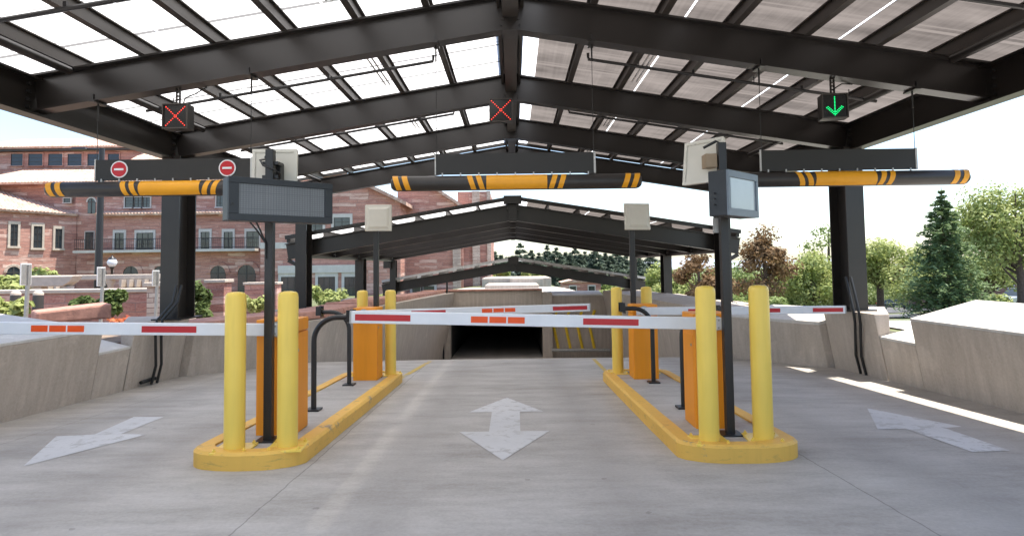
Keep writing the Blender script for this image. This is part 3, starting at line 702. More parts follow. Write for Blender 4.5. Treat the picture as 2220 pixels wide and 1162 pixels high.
# ------------------------------------------------------------------ display and antenna poles
def rotz(c, a):
    Mx = Matrix.Translation(c) @ Matrix.Rotation(a, 4, 'Z'); return lambda p: Mx @ p
def antenna(root, c, a, tilt, back, s=.43):
    """flat square reader panel centred at c; its face looks along -y before turning by a"""
    Mx = Matrix.Translation(c) @ Matrix.Rotation(a, 4, 'Z') @ Matrix.Rotation(tilt, 4, 'X'); f = lambda p: Mx @ p
    h = s/2
    o = MB(); o.box((-h, -.012, -h), (h, .022, h)); o.map(f); an = o.build('antenna', m_ant, root, bevel=.012)
    o = MB(); q = h-.03; o.hexa([(-q, -.0125, -q), (q, -.0125, -q), (q, -.0125, q), (-q, -.0125, q), (-q*.75, -.035, -q*.75), (q*.75, -.035, -q*.75), (q*.75, -.035, q*.75), (-q*.75, -.035, q*.75)]); o.map(f); o.build('radome', m_ant, an, bevel=.01)
    o = MB()
    nn = 15; O_ = []; I_ = []
    for sx, sz, dx, dz in ((-1, -1, 1, 0), (1, -1, 0, 1), (1, 1, -1, 0), (-1, 1, 0, -1)):
        for k in range(nn):
            t = 2*h*k/nn; O_.append((sx*h+dx*t, sz*h+dz*t)); q_ = h-(.034 if k % 2 else .022); t2 = 2*(h-.028)*k/nn
            I_.append((max(-q_, min(q_, sx*(h-.028)+dx*t2)), max(-q_, min(q_, sz*(h-.028)+dz*t2))))
    m_ = len(O_)
    for ring, yy in ((O_, .0225), (O_, .034), (I_, .034), (I_, .0225)): o.v += [Vector((p[0], yy, p[1])) for p in ring]
    for r_ in range(3): o.f += [(r_*m_+k, r_*m_+(k+1) % m_, (r_+1)*m_+(k+1) % m_, (r_+1)*m_+k) for k in range(m_)]
    o.map(f); o.build('rim', m_ant, an)
    return an
def post(root, x, y, z0, z1, sz=.075):
    o = MB(); o.box((x-sz/2, y-sz/2, z0), (x+sz/2, y+sz/2, z1)); o.build('post', m_steel2, root, bevel=.006)
    MB().cbox((x, y, z0+.008), (.2, .2, .016)).build('base_plate', m_steel2, root, bevel=.003)
# near left: wide message display
x, y = -2.282, 5.84; z = IZ(y)
root = empty('display_post', (x, y, z), 'black post on left island carrying a wide grey LED message display and a white antenna', 'display post')
post(root, x, y, z, at(598, 325, 5.84).z)
a = R(41); c = at(606, 438, 5.66); f = rotz(c, a); W2, H2, D2 = .47, .19, .075
o = MB(); o.box((-W2, -D2, -H2), (W2, D2, H2)); o.map(f); d_ = o.build('display_case', m_disp, root, bevel=.008)
o = MB()
for q in ((-W2, -H2, W2, -H2+.06), (-W2, H2-.055, W2, H2), (-W2, -H2+.0605, -W2+.085, H2-.0555), (W2-.075, -H2+.0605, W2, H2-.0555)): o.box((q[0], -D2-.02, q[1]), (q[2], -D2-.001, q[3]))
o.map(f); o.build('frame', m_disp, d_, bevel=.003)
o = MB(); o.box((-W2+.086, -D2-.006, -H2+.061), (W2-.076, -D2-.002, H2-.056)); o.map(f); o.build('screen', m_scr, d_)
o = MB(); o.tube([f(Vector((-W2+.03, -D2-.021, -.05))), f(Vector((-W2+.03, -D2-.028, -.05)))], .012, 10); o.build('lock', m_steel2, d_)
o = MB(); o.cbox((x+.06, y-.09, 2.1), (.08, .16, .22)); o.build('bracket', m_steel2, root)
o = MB()
for k in range(2): o.tube([(x-.17+k*.06, y-.06, 1.95), (x-.10+k*.03, y-.05, 1.86), (x-.02, y-.05, 1.74), (x-.02, y-.045, 1.6)], .008, 6)
o.build('cable', m_cable, root, smooth=60)
p = at(597, 372, 6.06); antenna(root, (p.x, 6.06, p.z), R(180+4), R(4), True)
for zz in (2.50, 2.37): MB().cbox((x, y+.06, zz), (.15, .14, .03)).build('clamp', m_steel2, root)
o = MB(); o.box((x-.06, y+.091, 2.36), (x+.06, y+.19, 2.52)); o.build('bracket', m_steel2, root, bevel=.004)
o = MB(); o.tube([(x-.09, y+.17, 2.57), (x-.10, y+.0, 2.53), (x-.05, y-.05, 2.47), (x+.05, y-.06, 2.43), (x+.09, y, 2.40), (x+.07, y+.05, 2.36), (x+.02, y+.06, 2.3)], .009, 8)
o.tube([(x-.09, y+.18, 2.58), (x-.09, y+.13, 2.58)], .022, 8); o.build('cable', m_cable, root, smooth=60)
# near right: small grey screen, tilted antenna
x, y = 1.98, 5.84; z = IZ(y)
root = empty('display_post', (x, y, z), 'dark post on right island carrying a small pale screen box and a tilted white antenna', 'display post')
post(root, x, y, z, at(1565, 310, 5.84).z)
a = R(44); c = at(1589, 424, 5.66); f = rotz(c, a); W2, H2, D2 = .29, .20, .085
o = MB(); o.box((-W2, -D2, -H2), (W2, D2, H2)); o.map(f); d_ = o.build('display_case', m_disp, root, bevel=.006)
o = MB()
for q in ((-W2, -H2, W2, -H2+.065), (-W2, H2-.06, W2, H2), (-W2, -H2+.0655, -W2+.04, H2-.0605), (W2-.04, -H2+.0655, W2, H2-.0605)): o.box((q[0], -D2-.022, q[1]), (q[2], -D2-.001, q[3]))
o.map(f); o.build('frame', m_disp2, d_, bevel=.002)
o = MB(); o.box((-W2+.041, -D2-.007, -H2+.066), (W2-.041, -D2-.002, H2-.061)); o.map(f); o.build('screen', m_scr2, d_)
o = MB()
for k in range(3): o.tube([f(Vector((-W2-.001, .02, -.10+k*.05))), f(Vector((-W2-.03, .02, -.10+k*.05)))], .006, 6)
o.build('hinge', m_steel2, d_)
p = at(1527, 352, 6.02); antenna(root, (p.x, 6.02, p.z), R(180-50), R(8), True, .43)
o = MB(); o.cbox((x-.10, y+.05, 2.47), (.11, .13, .13)); o.build('bracket', mat('bracket_tan', (.30, .22, .14), .6), root, bevel=.005)
o = MB(); o.tube([(x-.15, y-.02, 2.60), (x-.06, y-.03, 2.65), (x+.01, y, 2.62), (x+.05, y+.03, 2.55), (x+.045, y+.02, 2.35), (x+.05, y+.03, 2.2)], .009, 8)
o.tube([(x-.17, y+.0, 2.59), (x-.06, y-.04, 2.645)], .013, 8); o.build('cable', m_cable, root, smooth=60)
MB().cbox((x-.05, y+.06, 1.86), (.05, .05, .14)).build('bracket', m_galv, root)
# far poles with reader panels facing the camera
for (x, y, a, tl, u, v, lab) in ((-2.20, 10.0, R(3), R(-3), 821, 473, 'thin black post at far end of left island with a square beige reader panel'),
                               (1.90, 9.95, R(12), R(-4), 1381, 470, 'thin black post at far end of right island with a tilted square beige reader panel')):
    z = IZ(y); root = empty('reader_post', (x, y, z), lab, 'reader post', 'reader panel posts at the far island ends')
    p = at(u, v, y-.1); post(root, x, y, z, p.z+.05, .08)
    an = antenna(root, (p.x, y-.13, p.z), a, tl, False, .42)
    MB().cbox((x+.01, y-.07, p.z), (.09, .07, .12)).build('bracket', m_steel2, root)
# ------------------------------------------------------------------ clearance bars
def clearance(cx, y, zc, xl, xr, px0, px1, lab, noentry=False):
    root = empty('clearance_bar', (cx, y, zc), lab, 'clearance bar', 'hanging clearance bars'); r = .092
    o = MB()
    n = 24; L = [(xl, .6), (xl+.03, .9), (xl+.07, 1), (xr-.07, 1), (xr-.03, .9), (xr, .6)]
    o.tube([(p, y, zc) for p, _ in L], [r*k for _, k in L], n); bar = o.build('tube', m_bar, root, smooth=45)
    w_ = xr-xl; mid = (xl+xr)/2
    def band(x0, x1, sk):
        o = MB(); seg = 12; rr = r+.0025; vs = []; fs = []
        for k in range(seg+1):
            a = R(-62+ 160*k/seg); dz = math.sin(a)*rr; dy = -math.cos(a)*rr; s_ = -sk*(dz/rr)*.03
            vs += [(x0+s_, y+dy, zc+dz), (x1+s_, y+dy, zc+dz)]
        for k in range(seg): fs.append((2*k, 2*k+1, 2*k+3, 2*k+2))
        o.add(vs, fs); ob = o.build('stripe', m_stripe, bar, fix=False, smooth=60)
    sk = 1
    band(mid-.36, mid+.37, 0)
    for k in (1, 2): band(mid-.36-.105*k, mid-.36-.105*k+.062, 1); band(mid+.37+.105*k-.062, mid+.37+.105*k, -1)
    for k in (0, 1): band(xl+.045+k*.11, xl+.045+k*.11+.065, 1); band(xr-.045-k*.11-.065, xr-.045-k*.11, -1)
    o = MB(); zt = zc+r+.012; o.box((px0, y-.006, zt), (px1, y+.006, zt+.255)); pl = o.build('backing_plate', m_plate, root)
    for x in (px0, px1):
        o = MB(); o.box((x-.012, y-.012, zt), (x+.002 if x == px0 else x+.012, y+.012, zt+.262)); o.build('edge_strip', m_gal_edge, pl)
    for k in range(9): o = MB(); x = px0+.08+k*(px1-px0-.16)/8; o.box((x-.008, y-.02, zc+r-.003), (x+.008, y-.008, zt+.02)); o.build('clip', m_galv, root)
    for x in (px0+.01, px1-.01):
        zr = 4.375-SLOPE*abs(x)
        o = MB(); o.tube([(x, y, zt+.26), (x, y, zr-.22)], .004, 6); o.tube([(x, y, zr-.22), (x, y, zr-.02)], .011, 6); o.cbox((x, y, zr-.012), (.07, .24, .02)); o.cbox((x, y-.1, zr+.03), (.03, .03, .09))
        o.build('hanger_wire', m_steel2, root)
    if noentry:
        for dx in (.29, px1-px0-.29):
            x, z = px0+dx, zt+.135
            o = MB(); o.disc((x, z), .103, y-.013, y-.0065); sg = o.build('no_entry_sign', m_white, root)
            o = MB(); o.disc((x, z), .088, y-.0165, y-.0135); o.build('red_disc', m_red, sg)
            o = MB(); o.box((x-.056, y-.0205, z-.012), (x+.056, y-.0170, z+.012)); o.build('white_bar', m_white, sg)
    return root
YC = 7.5
def cl(u0, u1, p0, p1, v, lab, ne=False):
    q = lambda u: at(u, v, YC); zc = at((u0+u1)/2, v, YC).z
    clearance((q(u0).x+q(u1).x)/2, YC, zc, q(u0).x, q(u1).x, q(p0).x, q(p1).x, lab, ne)
cl(103, 643, 207, 545, 409, 'left black clearance tube with amber bands and two round no entry signs', True)
cl(849, 1390, 945, 1290, 396, 'black clearance tube with amber bands over the middle lane')
cl(1556, 2098, 1651, 1988, 388, 'black clearance tube with amber bands over the right lane')
# ------------------------------------------------------------------ lane signals
def signal(u, v, y, s, kind, lab, zr, yaw=0):
    p = at(u, v, y); x, z = p.x, p.z; root = empty('lane_signal', (x, y, z), lab, 'lane signal', 'overhead lane signals')
    f = rotz(Vector((x, y, z)), yaw); h = s/2
    o = MB(); o.box((-h, -.06, -h), (h, .09, h)); o.map(f); hs = o.build('housing', m_steel, root, bevel=.006)
    o = MB(); o.box((-h+.014, -.063, -h+.014), (h-.014, -.0605, h-.014)); o.map(f); o.build('face', m_lens, hs)
    o = MB()
    for q in ((-h, h-.014, h, h), (-h, -h, h, -h+.014), (-h, -h+.0145, -h+.014, h-.0145), (h-.014, -h+.0145, h, h-.0145)): o.box((q[0], -.082, q[1]), (q[2], -.0602, q[3]))
    o.map(f); o.build('rim', m_pur, hs)
    o = MB(); dots = set(); n = 12; e = h-.04
    if kind == 'x':
        for i in range(n): t = -e+2*e*i/(n-1); dots |= {(round(t, 4), round(t, 4)), (round(t, 4), round(-t, 4))}
    else:
        e2 = e
        for i in range(13): dots.add((0, round(e2-2*e2*i/12, 4)))
        for i in range(1, 7): t = e2*i/7.2; dots |= {(round(t, 4), round(-e2+t, 4)), (round(-t, 4), round(-e2+t, 4))}
        for i in range(1, 6): t = e2*i/7.2; dots |= {(round(t, 4), round(-e2+t+.026, 4)), (round(-t, 4), round(-e2+t+.026, 4))}
    rr = .0078*s/.31
    for dx, dz in sorted(dots): o.lathe([(rr, 0), (rr*.7, .004)], (0, 0, 0), 8); m = o.v[-16:]; o.v[-16:] = [f(Vector((q.x+dx, -.0636-q.z, q.y+dz))) for q in m]
    o.build('led_symbol', m_led_r if kind == 'x' else m_led_g, hs)
    o = MB(); zt = z+h
    for dx in (-.02, .02): o.cbox((x+dx, y, (zt+zr)/2), (.012, .03, zr-zt))
    k = zt+.02
    while k < zr-.01: o.cbox((x, y, k), (.03, .028, .014)); k += .045
    o.build('hanger', m_steel, root)
    o = MB(); o.tube([(x+.02, y+.05, zt-.01), (x+.06, y+.05, zt+.10), (x+.16, y+.08, zr-.05), (x+.3, y+.1, zr-.005+(-SLOPE*.3 if x > 0 else SLOPE*.3))], .008, 8); o.build('cable', m_cable, root, smooth=60)
    return root
zr = lambda x: 4.375-SLOPE*abs(x)
p = at(386, 255, 7.5); signal(386, 255, 7.5, .305, 'x', 'black lane signal with a red X above the left lane', zr(p.x))
signal(1086, 241, 10.5, .395, 'x', 'black lane signal with a red X hung at the ridge above the middle lane', zr(0)-.015)
p = at(1806, 233, 7.5); signal(1806, 233, 7.5, .30, 'v', 'black lane signal with a green down arrow above the right lane', zr(p.x), R(-9))
# ------------------------------------------------------------------ stone buildings on the left
def rect(u0, v0, u1, v1, Y):
    a, c = at(u0, v0, Y), at(u1, v1, Y); m0 = at((u0+u1)/2, v0, Y).z; m1 = at((u0+u1)/2, v1, Y).z
    return a.x, m1, c.x, m0
def window(root, r, Y, glass=None, fr=.14, sill=True, arch=False, mull=2, stone=None):
    x0, z0, x1, z1 = r; stone = stone or m_stone; w_ = x1-x0; h_ = z1-z0
    if arch:
        n = 10; R_ = w_/2; cx = (x0+x1)/2; zc = z1-R_
        arc = [(cx+R_*math.cos(R(a)), zc+R_*math.sin(R(a))) for a in range(0, 181, 18)]
        arco = [(cx+(R_+fr*1.3)*math.cos(R(a)), zc+(R_+fr*1.3)*math.sin(R(a))) for a in range(0, 181, 18)]
        o = MB(); n = len(arc)
        for k in range(n-1):
            o.hexa([(arc[k][0], Y-.1, arc[k][1]), (arco[k][0], Y-.1, arco[k][1]), (arco[k][0], Y+.05, arco[k][1]), (arc[k][0], Y+.05, arc[k][1]),
                    (arc[k+1][0], Y-.1, arc[k+1][1]), (arco[k+1][0], Y-.1, arco[k+1][1]), (arco[k+1][0], Y+.05, arco[k+1][1]), (arc[k+1][0], Y+.05, arc[k+1][1])])
        wi = o.build('window', stone, root)
        MB().prism_y([(x0, z0)]+[(x1, z0)]+arc, Y-.04, Y+.02).build('pane', glass or m_glass, wi)
        o = MB(); o.box((cx-.04, Y-.07, z0), (cx+.04, Y-.041, z1)); o.box((x0, Y-.065, zc-.04), (x1, Y-.042, zc+.04)); o.build('glazing_bar', m_frame, wi)
        return wi
    o = MB()
    o.box((x0-fr, Y-.09, z1), (x1+fr, Y+.05, z1+fr*1.5)); o.box((x0-fr, Y-.09, z0), (x0, Y+.05, z1)); o.box((x1, Y-.09, z0), (x1+fr, Y+.05, z1))
    if sill: o.box((x0-fr*1.3, Y-.16, z0-fr), (x1+fr*1.3, Y+.05, z0))
    wi = o.build('window', stone, root)
    MB().box((x0, Y-.03, z0), (x1, Y+.02, z1)).build('pane', glass or m_glass, wi)
    o = MB(); t = .04
    o.box((x0, Y-.06, z0), (x0+t, Y-.031, z1)); o.box((x1-t, Y-.06, z0), (x1, Y-.031, z1)); o.box((x0+t, Y-.06, z1-t), (x1-t, Y-.031, z1)); o.box((x0+t, Y-.06, z0), (x1-t, Y-.031, z0+t))
    for k in range(1, mull): x = x0+w_*k/mull; o.box((x-t/2, Y-.058, z0+t), (x+t/2, Y-.032, z1-t))
    for k in (1, 2): z = z0+h_*k/3; o.box((x0+t, Y-.055, z-.015), (x1-t, Y-.033, z+.015))
    o.build('glazing_bar', m_frame, wi); return wi
def tileroof(root, a, b_, c, d, name='roof', m=None):
    """barrel-tile slope: a,b along the eave, d,c along the ridge"""
    a, b_, c, d = map(Vector, (a, b_, c, d)); n = max(8, int((b_-a).length/.28)); rowsn = max(3, int((d-a).length/.5)); o = MB()
    nrm = (b_-a).cross(d-a).normalized()
    if nrm.z < 0: nrm = -nrm
    sub = 4; cols = n*sub
    for j in range(rowsn+1):
        for i in range(cols+1):
            p = a.lerp(b_, i/cols).lerp(d.lerp(c, i/cols), j/rowsn); o.v.append(p+nrm*(.07*abs(math.sin(math.pi*i/sub/1.0*.5*2))))
    for j in range(rowsn):
        for i in range(cols): k = j*(cols+1)+i; o.f.append((k, k+1, k+cols+2, k+cols+1))
    k0 = len(o.v)
    for i in range(cols+1): o.v.append(a.lerp(b_, i/cols)-nrm*.16)
    for i in range(cols): o.f.append((i, k0+i, k0+i+1, i+1))
    o.add([a-nrm*.16, b_-nrm*.16, c-nrm*.16, d-nrm*.16], [(0, 1, 2, 3)])
    return o.build(name, m or m_tile, root, fix=False)
ZB = -1.6
# main block
Y = 55.0
root = empty('stone_hall', (at(380, 500, Y).x, Y, -.9), 'tall pink flagstone hall with railed balcony and arched windows behind the left column', 'building')
x0, x1 = at(165, 400, Y).x, at(566, 400, Y).x
zt = at(300, 396, Y).z
o = MB(); o.box((x0-9, Y+.3, ZB), (x0-.003, Y+9, zt)); o.build('wall', m_flag, root)
o = MB(); o.box((x0, Y, ZB), (at(236, 400, Y).x, Y+9, zt)); o.build('wall', m_flag, root)
xm = at(236, 400, Y).x; zp = at(400, 462, Y).z
o = MB(); o.box((xm+.003, Y, zp-.4), (x1, Y+9, zt-.003)); o.build('wall', m_flag, root)
Yl = Y-.8
o = MB(); o.box((xm, Yl, ZB), (x1+.3, Y-.003, zp-.05)); o.build('wall', m_flag, root)
tileroof(root, (xm-.4, Yl-.5, zp-.12), (x1+.4, Yl-.5, zp-.12), (x1+.4, Y-.01, zp+.22), (xm-.4, Y-.01, zp+.22))
tileroof(root, (x0-9.6, Y-.9, at(100, 396, Y).z-.1), (x1+.4, Y-.9, at(100, 396, Y).z-.1), (x1+.4, Y+6, at(100, 370, Y+6).z), (x0-9.6, Y+6, at(100, 370, Y+6).z))
for r in ((272, 428, 289, 450, 1), (292, 428, 308, 450, 2), (311, 428, 326, 450, 2), (470, 424, 485, 449, 2)): window(root, rect(*r[:4], Y), Y, fr=.1, mull=r[4])
window(root, rect(191, 430, 207, 463, Y), Y, arch=True, fr=.08); window(root, rect(139, 430, 154, 440, Y), Y, fr=.06, mull=1)
for r in ((250, 505, 269, 541, 2), (297, 505, 333, 541, 3), (436, 503, 455, 540, 2), (486, 503, 505, 540, 2), (535, 502, 562, 538, 2)): window(root, rect(*r[:4], Yl), Yl, fr=.17, sill=False, mull=r[4])
window(root, rect(186, 503, 204, 541, Y), Y, fr=.05, sill=False, mull=1)
for r in ((268, 577, 300, 640), (333, 577, 362, 640), (205, 580, 232, 640), (457, 576, 489, 640), (516, 574, 554, 640)): window(root, rect(*r, Yl), Yl, arch=True, fr=.3, stone=m_flag)
zb_ = at(400, 541, Yl).z
o = MB(); o.box((at(187, 541, Y).x, Yl-.9, zb_-.22), (x1+.2, Yl-.003, zb_)); o.build('balcony', m_stone, root)
o = MB(); xa, xb = at(187, 541, Y).x+.1, x1+.1; yy = Yl-.85
for zz in (.9, .12): o.box((xa, yy-.02, zb_+zz), (xb, yy+.02, zb_+zz+.05))
x = xa
while x < xb: o.box((x-.01, yy-.012, zb_+.001), (x+.01, yy+.012, zb_+.9)); x += .17
o.build('railing', m_steel2, root)
# clerestory above
Yc = 62.0; z0, z1 = at(150, 372, Yc).z, at(150, 320, Yc).z; xa, xb = at(-60, 340, Yc).x, at(303, 340, Yc).x
o = MB(); o.box((xa, Yc, z0-3), (xb, Yc+7, z1)); o.build('upper_wall', m_flag, root)
for a, c in ((25, 50), (63, 93), (106, 136), (148, 178), (191, 222), (235, 259)): window(root, rect(a, 334, c, 360, Yc), Yc, m_glassb, fr=.09, mull=1, stone=m_flag)
ze = at(150, 321, Yc).z; zr_ = at(150, 303, Yc+4).z
tileroof(root, (xa-.6, Yc-.7, ze), (xb+.6, Yc-.7, ze), (xb-1.2, Yc+4, zr_), (at(45, 303, Yc+4).x, Yc+4, zr_))
MB().box((xa-.5, Yc-.5, ze-.35), (xb+.5, Yc+.2, ze-.17)).build('gutter', m_frame, root)
e0, e1_ = at(306, 349, 60), at(640, 349, 60); r0, r1 = at(306, 306, 66), at(640, 306, 66)
tileroof(root, (xb+.1, 60, e0.z), (e1_.x, 60, e0.z), (e1_.x, 66, r0.z), (xb+.1, 66, r0.z))
MB().box((xb+.1, 60.4, e0.z-6), (e1_.x, 68, e0.z-.05)).build('upper_wall', m_flag, root)
# left wing: wall facing right (toward +x)
root = empty('stone_wing', (-33, 46, -.9), 'lower pink flagstone wing with narrow windows and a red tiled hip roof, leftmost building', 'building')
pA, pB = at(-40, 455, 44.5), at(168, 470, 54.9)
xw1 = at(166, 470, 54.9).x; A_ = at(0, 455, 49.6); xw0 = A_.x+(A_.x-xw1)*.55; yw0 = 49.6-5.3*.55
o = MB(); zt0 = at(0, 458, 41.5).z; zt1 = at(165, 466, 54.5).z
o.hexa([(xw0, yw0, ZB), (xw1, 54.9, ZB), (xw1-12, 60, ZB), (xw0-12, yw0+5, ZB), (xw0, yw0, zt1), (xw1, 54.9, zt1), (xw1-12, 60, zt1), (xw0-12, yw0+5, zt1)])
o.build('wall', m_flag, root)
dirw = Vector((xw1-xw0, 54.9-yw0, 0)).normalized(); nw = Vector((dirw.y, -dirw.x, 0))
dd = at(-150, 357, 57)
tileroof(root, (xw0+.3, yw0-.4, zt1+.05), (xw1+.25, 54.7, zt1+.05), (xw1-.2, 55.2, zt1+.15), tuple(dd))
tileroof(root, (xw0+.6, yw0-.4, zt1+.05), (xw0-16, yw0+6, zt1+.05), (dd.x-6, dd.y+3, dd.z), tuple(dd))
def hitwing(u, v):
    d = M3 @ Vector(((u-CX)/F, -(v-CY)/F, -1)); o_ = Vector((0, 0, CAMZ)); p0 = Vector((xw0, yw0, 0)); k = (p0-o_).dot(nw)/d.dot(nw); return o_+d*k
for u0, u1, v0, v1, arch in ((22, 37, 486, 534, 0), (72, 90, 490, 538, 0), (119, 133, 496, 539, 0), (14, 42, 578, 640, 1)):
    a, c = hitwing(u0, v0), hitwing(u1, v1); s0 = (a-Vector((xw0, yw0, 0))).dot(dirw); s1 = (c-Vector((xw0, yw0, 0))).dot(dirw)
    n0 = len(C.objects); before = set(C.objects)
    sub = empty('tmp', (0, 0, 0), 'x', 'x')
    wi = window(root, (s0, c.z, s1, a.z), 0, fr=.16, arch=bool(arch), stone=m_flagl if arch else m_cream)
    for ob in [wi]+list(wi.children):
        me = ob.data; base = parent_world(ob)
        for vtx in me.vertices:
            q = vtx.co+base; wv = Vector((xw0, yw0, 0))+dirw*q.x-nw*q.y+Vector((0, 0, q.z)); vtx.co = wv-base
    bpy.data.objects.remove(sub)
# gabled block
Y = 50.0
root = empty('gabled_building', (at(720, 560, Y).x, Y, -.9), 'pink flagstone gabled building with dark glazed shopfronts, behind the middle canopy', 'building')
xa, xb = at(565, 500, Y).x, at(868, 500, Y).x; ze = at(868, 440, Y).z; xap = at(735, 380, Y).x; zap = at(735, 376, Y).z
o = MB(); o.prism_y([(xa, ZB), (xb, ZB), (xb, ze), (xap, zap), (xa, ze)], Y, Y+14); o.build('wall', m_flag, root)
for s, xe in ((-1, xa), (1, xb)):
    dx = (xe-xap); k = (zap-ze)/abs(dx); ov = .55
    o = MB(); o.hexa([(xap, Y-.5, zap+.02), (xe+s*ov, Y-.5, ze-ov*k+.02), (xe+s*ov, Y+14.5, ze-ov*k+.02), (xap, Y+14.5, zap+.02), (xap, Y-.5, zap+.3), (xe+s*ov, Y-.5, ze-ov*k+.3), (xe+s*ov, Y+14.5, ze-ov*k+.3), (xap, Y+14.5, zap+.3)]); o.build('roof', m_tile, root)
window(root, rect(724, 472, 759, 500, Y), Y, fr=.2, mull=2); window(root, rect(668, 472, 700, 500, Y), Y, fr=.2, mull=2)
for r in ((610, 600, 652, 668), (690, 600, 727, 668), (747, 600, 776, 668), (894, 622, 912, 660), (918, 620, 942, 660)):
    if r[0] > 870: continue
    window(root, rect(*r, Y), Y, fr=.22, sill=False, mull=3)
o = MB(); a, c, m1, m2 = at(604, 597, Y), at(784, 597, Y), at(690, 575, Y).z, at(690, 593, Y).z
o.box((a.x, Y-.18, m2+.05), (c.x, Y-.001, m1)); o.build('lintel_band', m_stone, root)
o = MB(); a = at(660, 525, Y).z; o.box((xa, Y-.05, a-.5), (at(745, 500, Y).x, Y-.001, a)); o.build('stone_panel', m_stone, root)
Y = 53.0
root = empty('gabled_annex', (at(940, 560, Y).x, Y, -.9), 'second flagstone gable with pale vertical stone buttresses, right end of the pink buildings', 'building')
xa, xb = at(862, 500, Y).x, at(1003, 500, Y).x; ze = at(1003, 452, Y).z; xap = at(880, 380, Y).x; zap = at(880, 372, Y).z; xc = at(1062, 500, Y).x; zc_ = at(1040, 412, Y).z
o = MB(); o.prism_y([(xa, ZB), (xb, ZB), (xb, ze), (xap, zap), (xa, zap-.2)], Y, Y+12); o.build('wall', m_flag, root)
o = MB(); o.prism_y([(xb-.5, ZB), (xc, ZB), (xc, zc_), (xb-.5, zc_)], Y+1.2, Y+11); o.build('wall', m_flag, root)
k = (zap-ze)/(xb-xap)
o = MB(); o.hexa([(xap, Y-.5, zap+.02), (xb+.5, Y-.5, ze-.5*k+.02), (xb+.5, Y+12, ze-.5*k+.02), (xap, Y+12, zap+.02), (xap, Y-.5, zap+.3), (xb+.5, Y-.5, ze-.5*k+.3), (xb+.5, Y+12, ze-.5*k+.3), (xap, Y+12, zap+.3)]); o.build('roof', m_tile, root)
for u0, u1, yy in ((981, 998, Y-.25), (1024, 1040, Y+.9), (1056, 1064, Y+.95)):
    a, c = at(u0, 500, yy).x, at(u1, 500, yy).x; o = MB(); o.box((a, yy, ZB), (c, yy+.3, at(1000, 525 if u0 < 1000 else 415, yy).z)); o.build('buttress', m_flagl, root)
for r in ((894, 622, 912, 662), (918, 620, 942, 662)): window(root, rect(*r, Y), Y, fr=.2, sill=False, mull=2)
o = MB(); o.box((at(870, 617, Y).x, Y-.15, at(900, 617, Y).z), (at(950, 617, Y).x, Y-.001, at(900, 600, Y).z)); o.build('lintel_band', m_stone, root)
# ------------------------------------------------------------------ garden in front of the buildings
def gwall(u0, u1, v, y, th, zb, m, name, lab, cat, capm=None, grp=None):
    a, c = at(u0, v, y).x, at(u1, v, y).x; z = at((u0+u1)/2, v, y).z
    root = empty(name, ((a+c)/2, y, zb), lab, cat, grp)
    MB().box((a, y, zb), (c, y+th, z-.12)).build('wall', m, root, bevel=.02)
    MB().box((a-.06, y-.06, z-.117), (c+.06, y+th+.06, z)).build('cap', capm or m_cap, root, bevel=.02); return root
gwall(-160, 352, 628, 19, .5, -1.0, m_flag, 'garden_wall', 'low pink flagstone garden wall behind the left sign posts', 'wall', m_cream)
gwall(318, 360, 612, 16.5, .5, -.8, m_flagl, 'stone_pier', 'sunlit rough stone pier just left of the left column', 'pier', m_cream)
gwall(447, 486, 606, 22, .6, -1.0, m_flag, 'stone_pier', 'square pink stone pier right of the left column', 'pier', m_cream)
gwall(530, 600, 612, 30, .6, -1.0, m_flag, 'garden_wall', 'short flagstone wall between the two near left bollards', 'wall', m_cream)
y = 25; a, c, z = at(-80, 601, y), at(352, 601, y), at(140, 601, y).z
root = empty('pergola', ((a.x+c.x)/2, y, -.7), 'cream stone balustrade rail with a row of small brackets below the buildings', 'balustrade')
MB().box((a.x, y-.2, z-.12), (c.x, y+.2, z+.08)).build('beam', m_cream, root, bevel=.03)
for u in (-60, 60, 140, 240, 340):
    x = at(u, 600, y).x; o = MB(); o.lathe([(.16, -.7), (.16, -.55), (.11, -.45), (.10, z-.35), (.16, z-.25), (.18, z-.121)], (x, y, 0), 14); o.build('baluster', m_cream, root, smooth=40)
o = MB(); x = a.x+.1
while x < at(148, 600, y).x: o.prism_y([(x, z-.121), (x+.12, z-.121), (x+.09, z-.5), (x+.03, z-.5)], y-.5, y+.3); x += .3
o.build('bracket', m_cream, root); o = MB(); x = at(275, 600, y).x
while x < c.x-.1: o.prism_y([(x, z-.121), (x+.12, z-.121), (x+.09, z-.42), (x+.03, z-.42)], y-.5, y+.3); x += .3
o.build('bracket', m_cream, root)
for u, v, y, lab in ((93, 610, 22, 'pale curved stone bench end below the balustrade, left of the street lamp pole'),):
    p = at(u+20, 612, y); root = empty('stone_bench', (p.x, y, -.6), lab, 'bench')
    MB().prism_y([(p.x-1.1, p.z+.22), (p.x+.75, p.z+.22), (p.x+.6, p.z), (p.x+.35, p.z-.15), (p.x-.9, p.z-.15)], y, y+.5).build('seat', m_cream, root, bevel=.03)
    for dx in (-.75, .2): MB().box((p.x+dx, y+.08, -.6), (p.x+dx+.3, y+.42, p.z-.153)).build('leg', m_cream, root, bevel=.02)
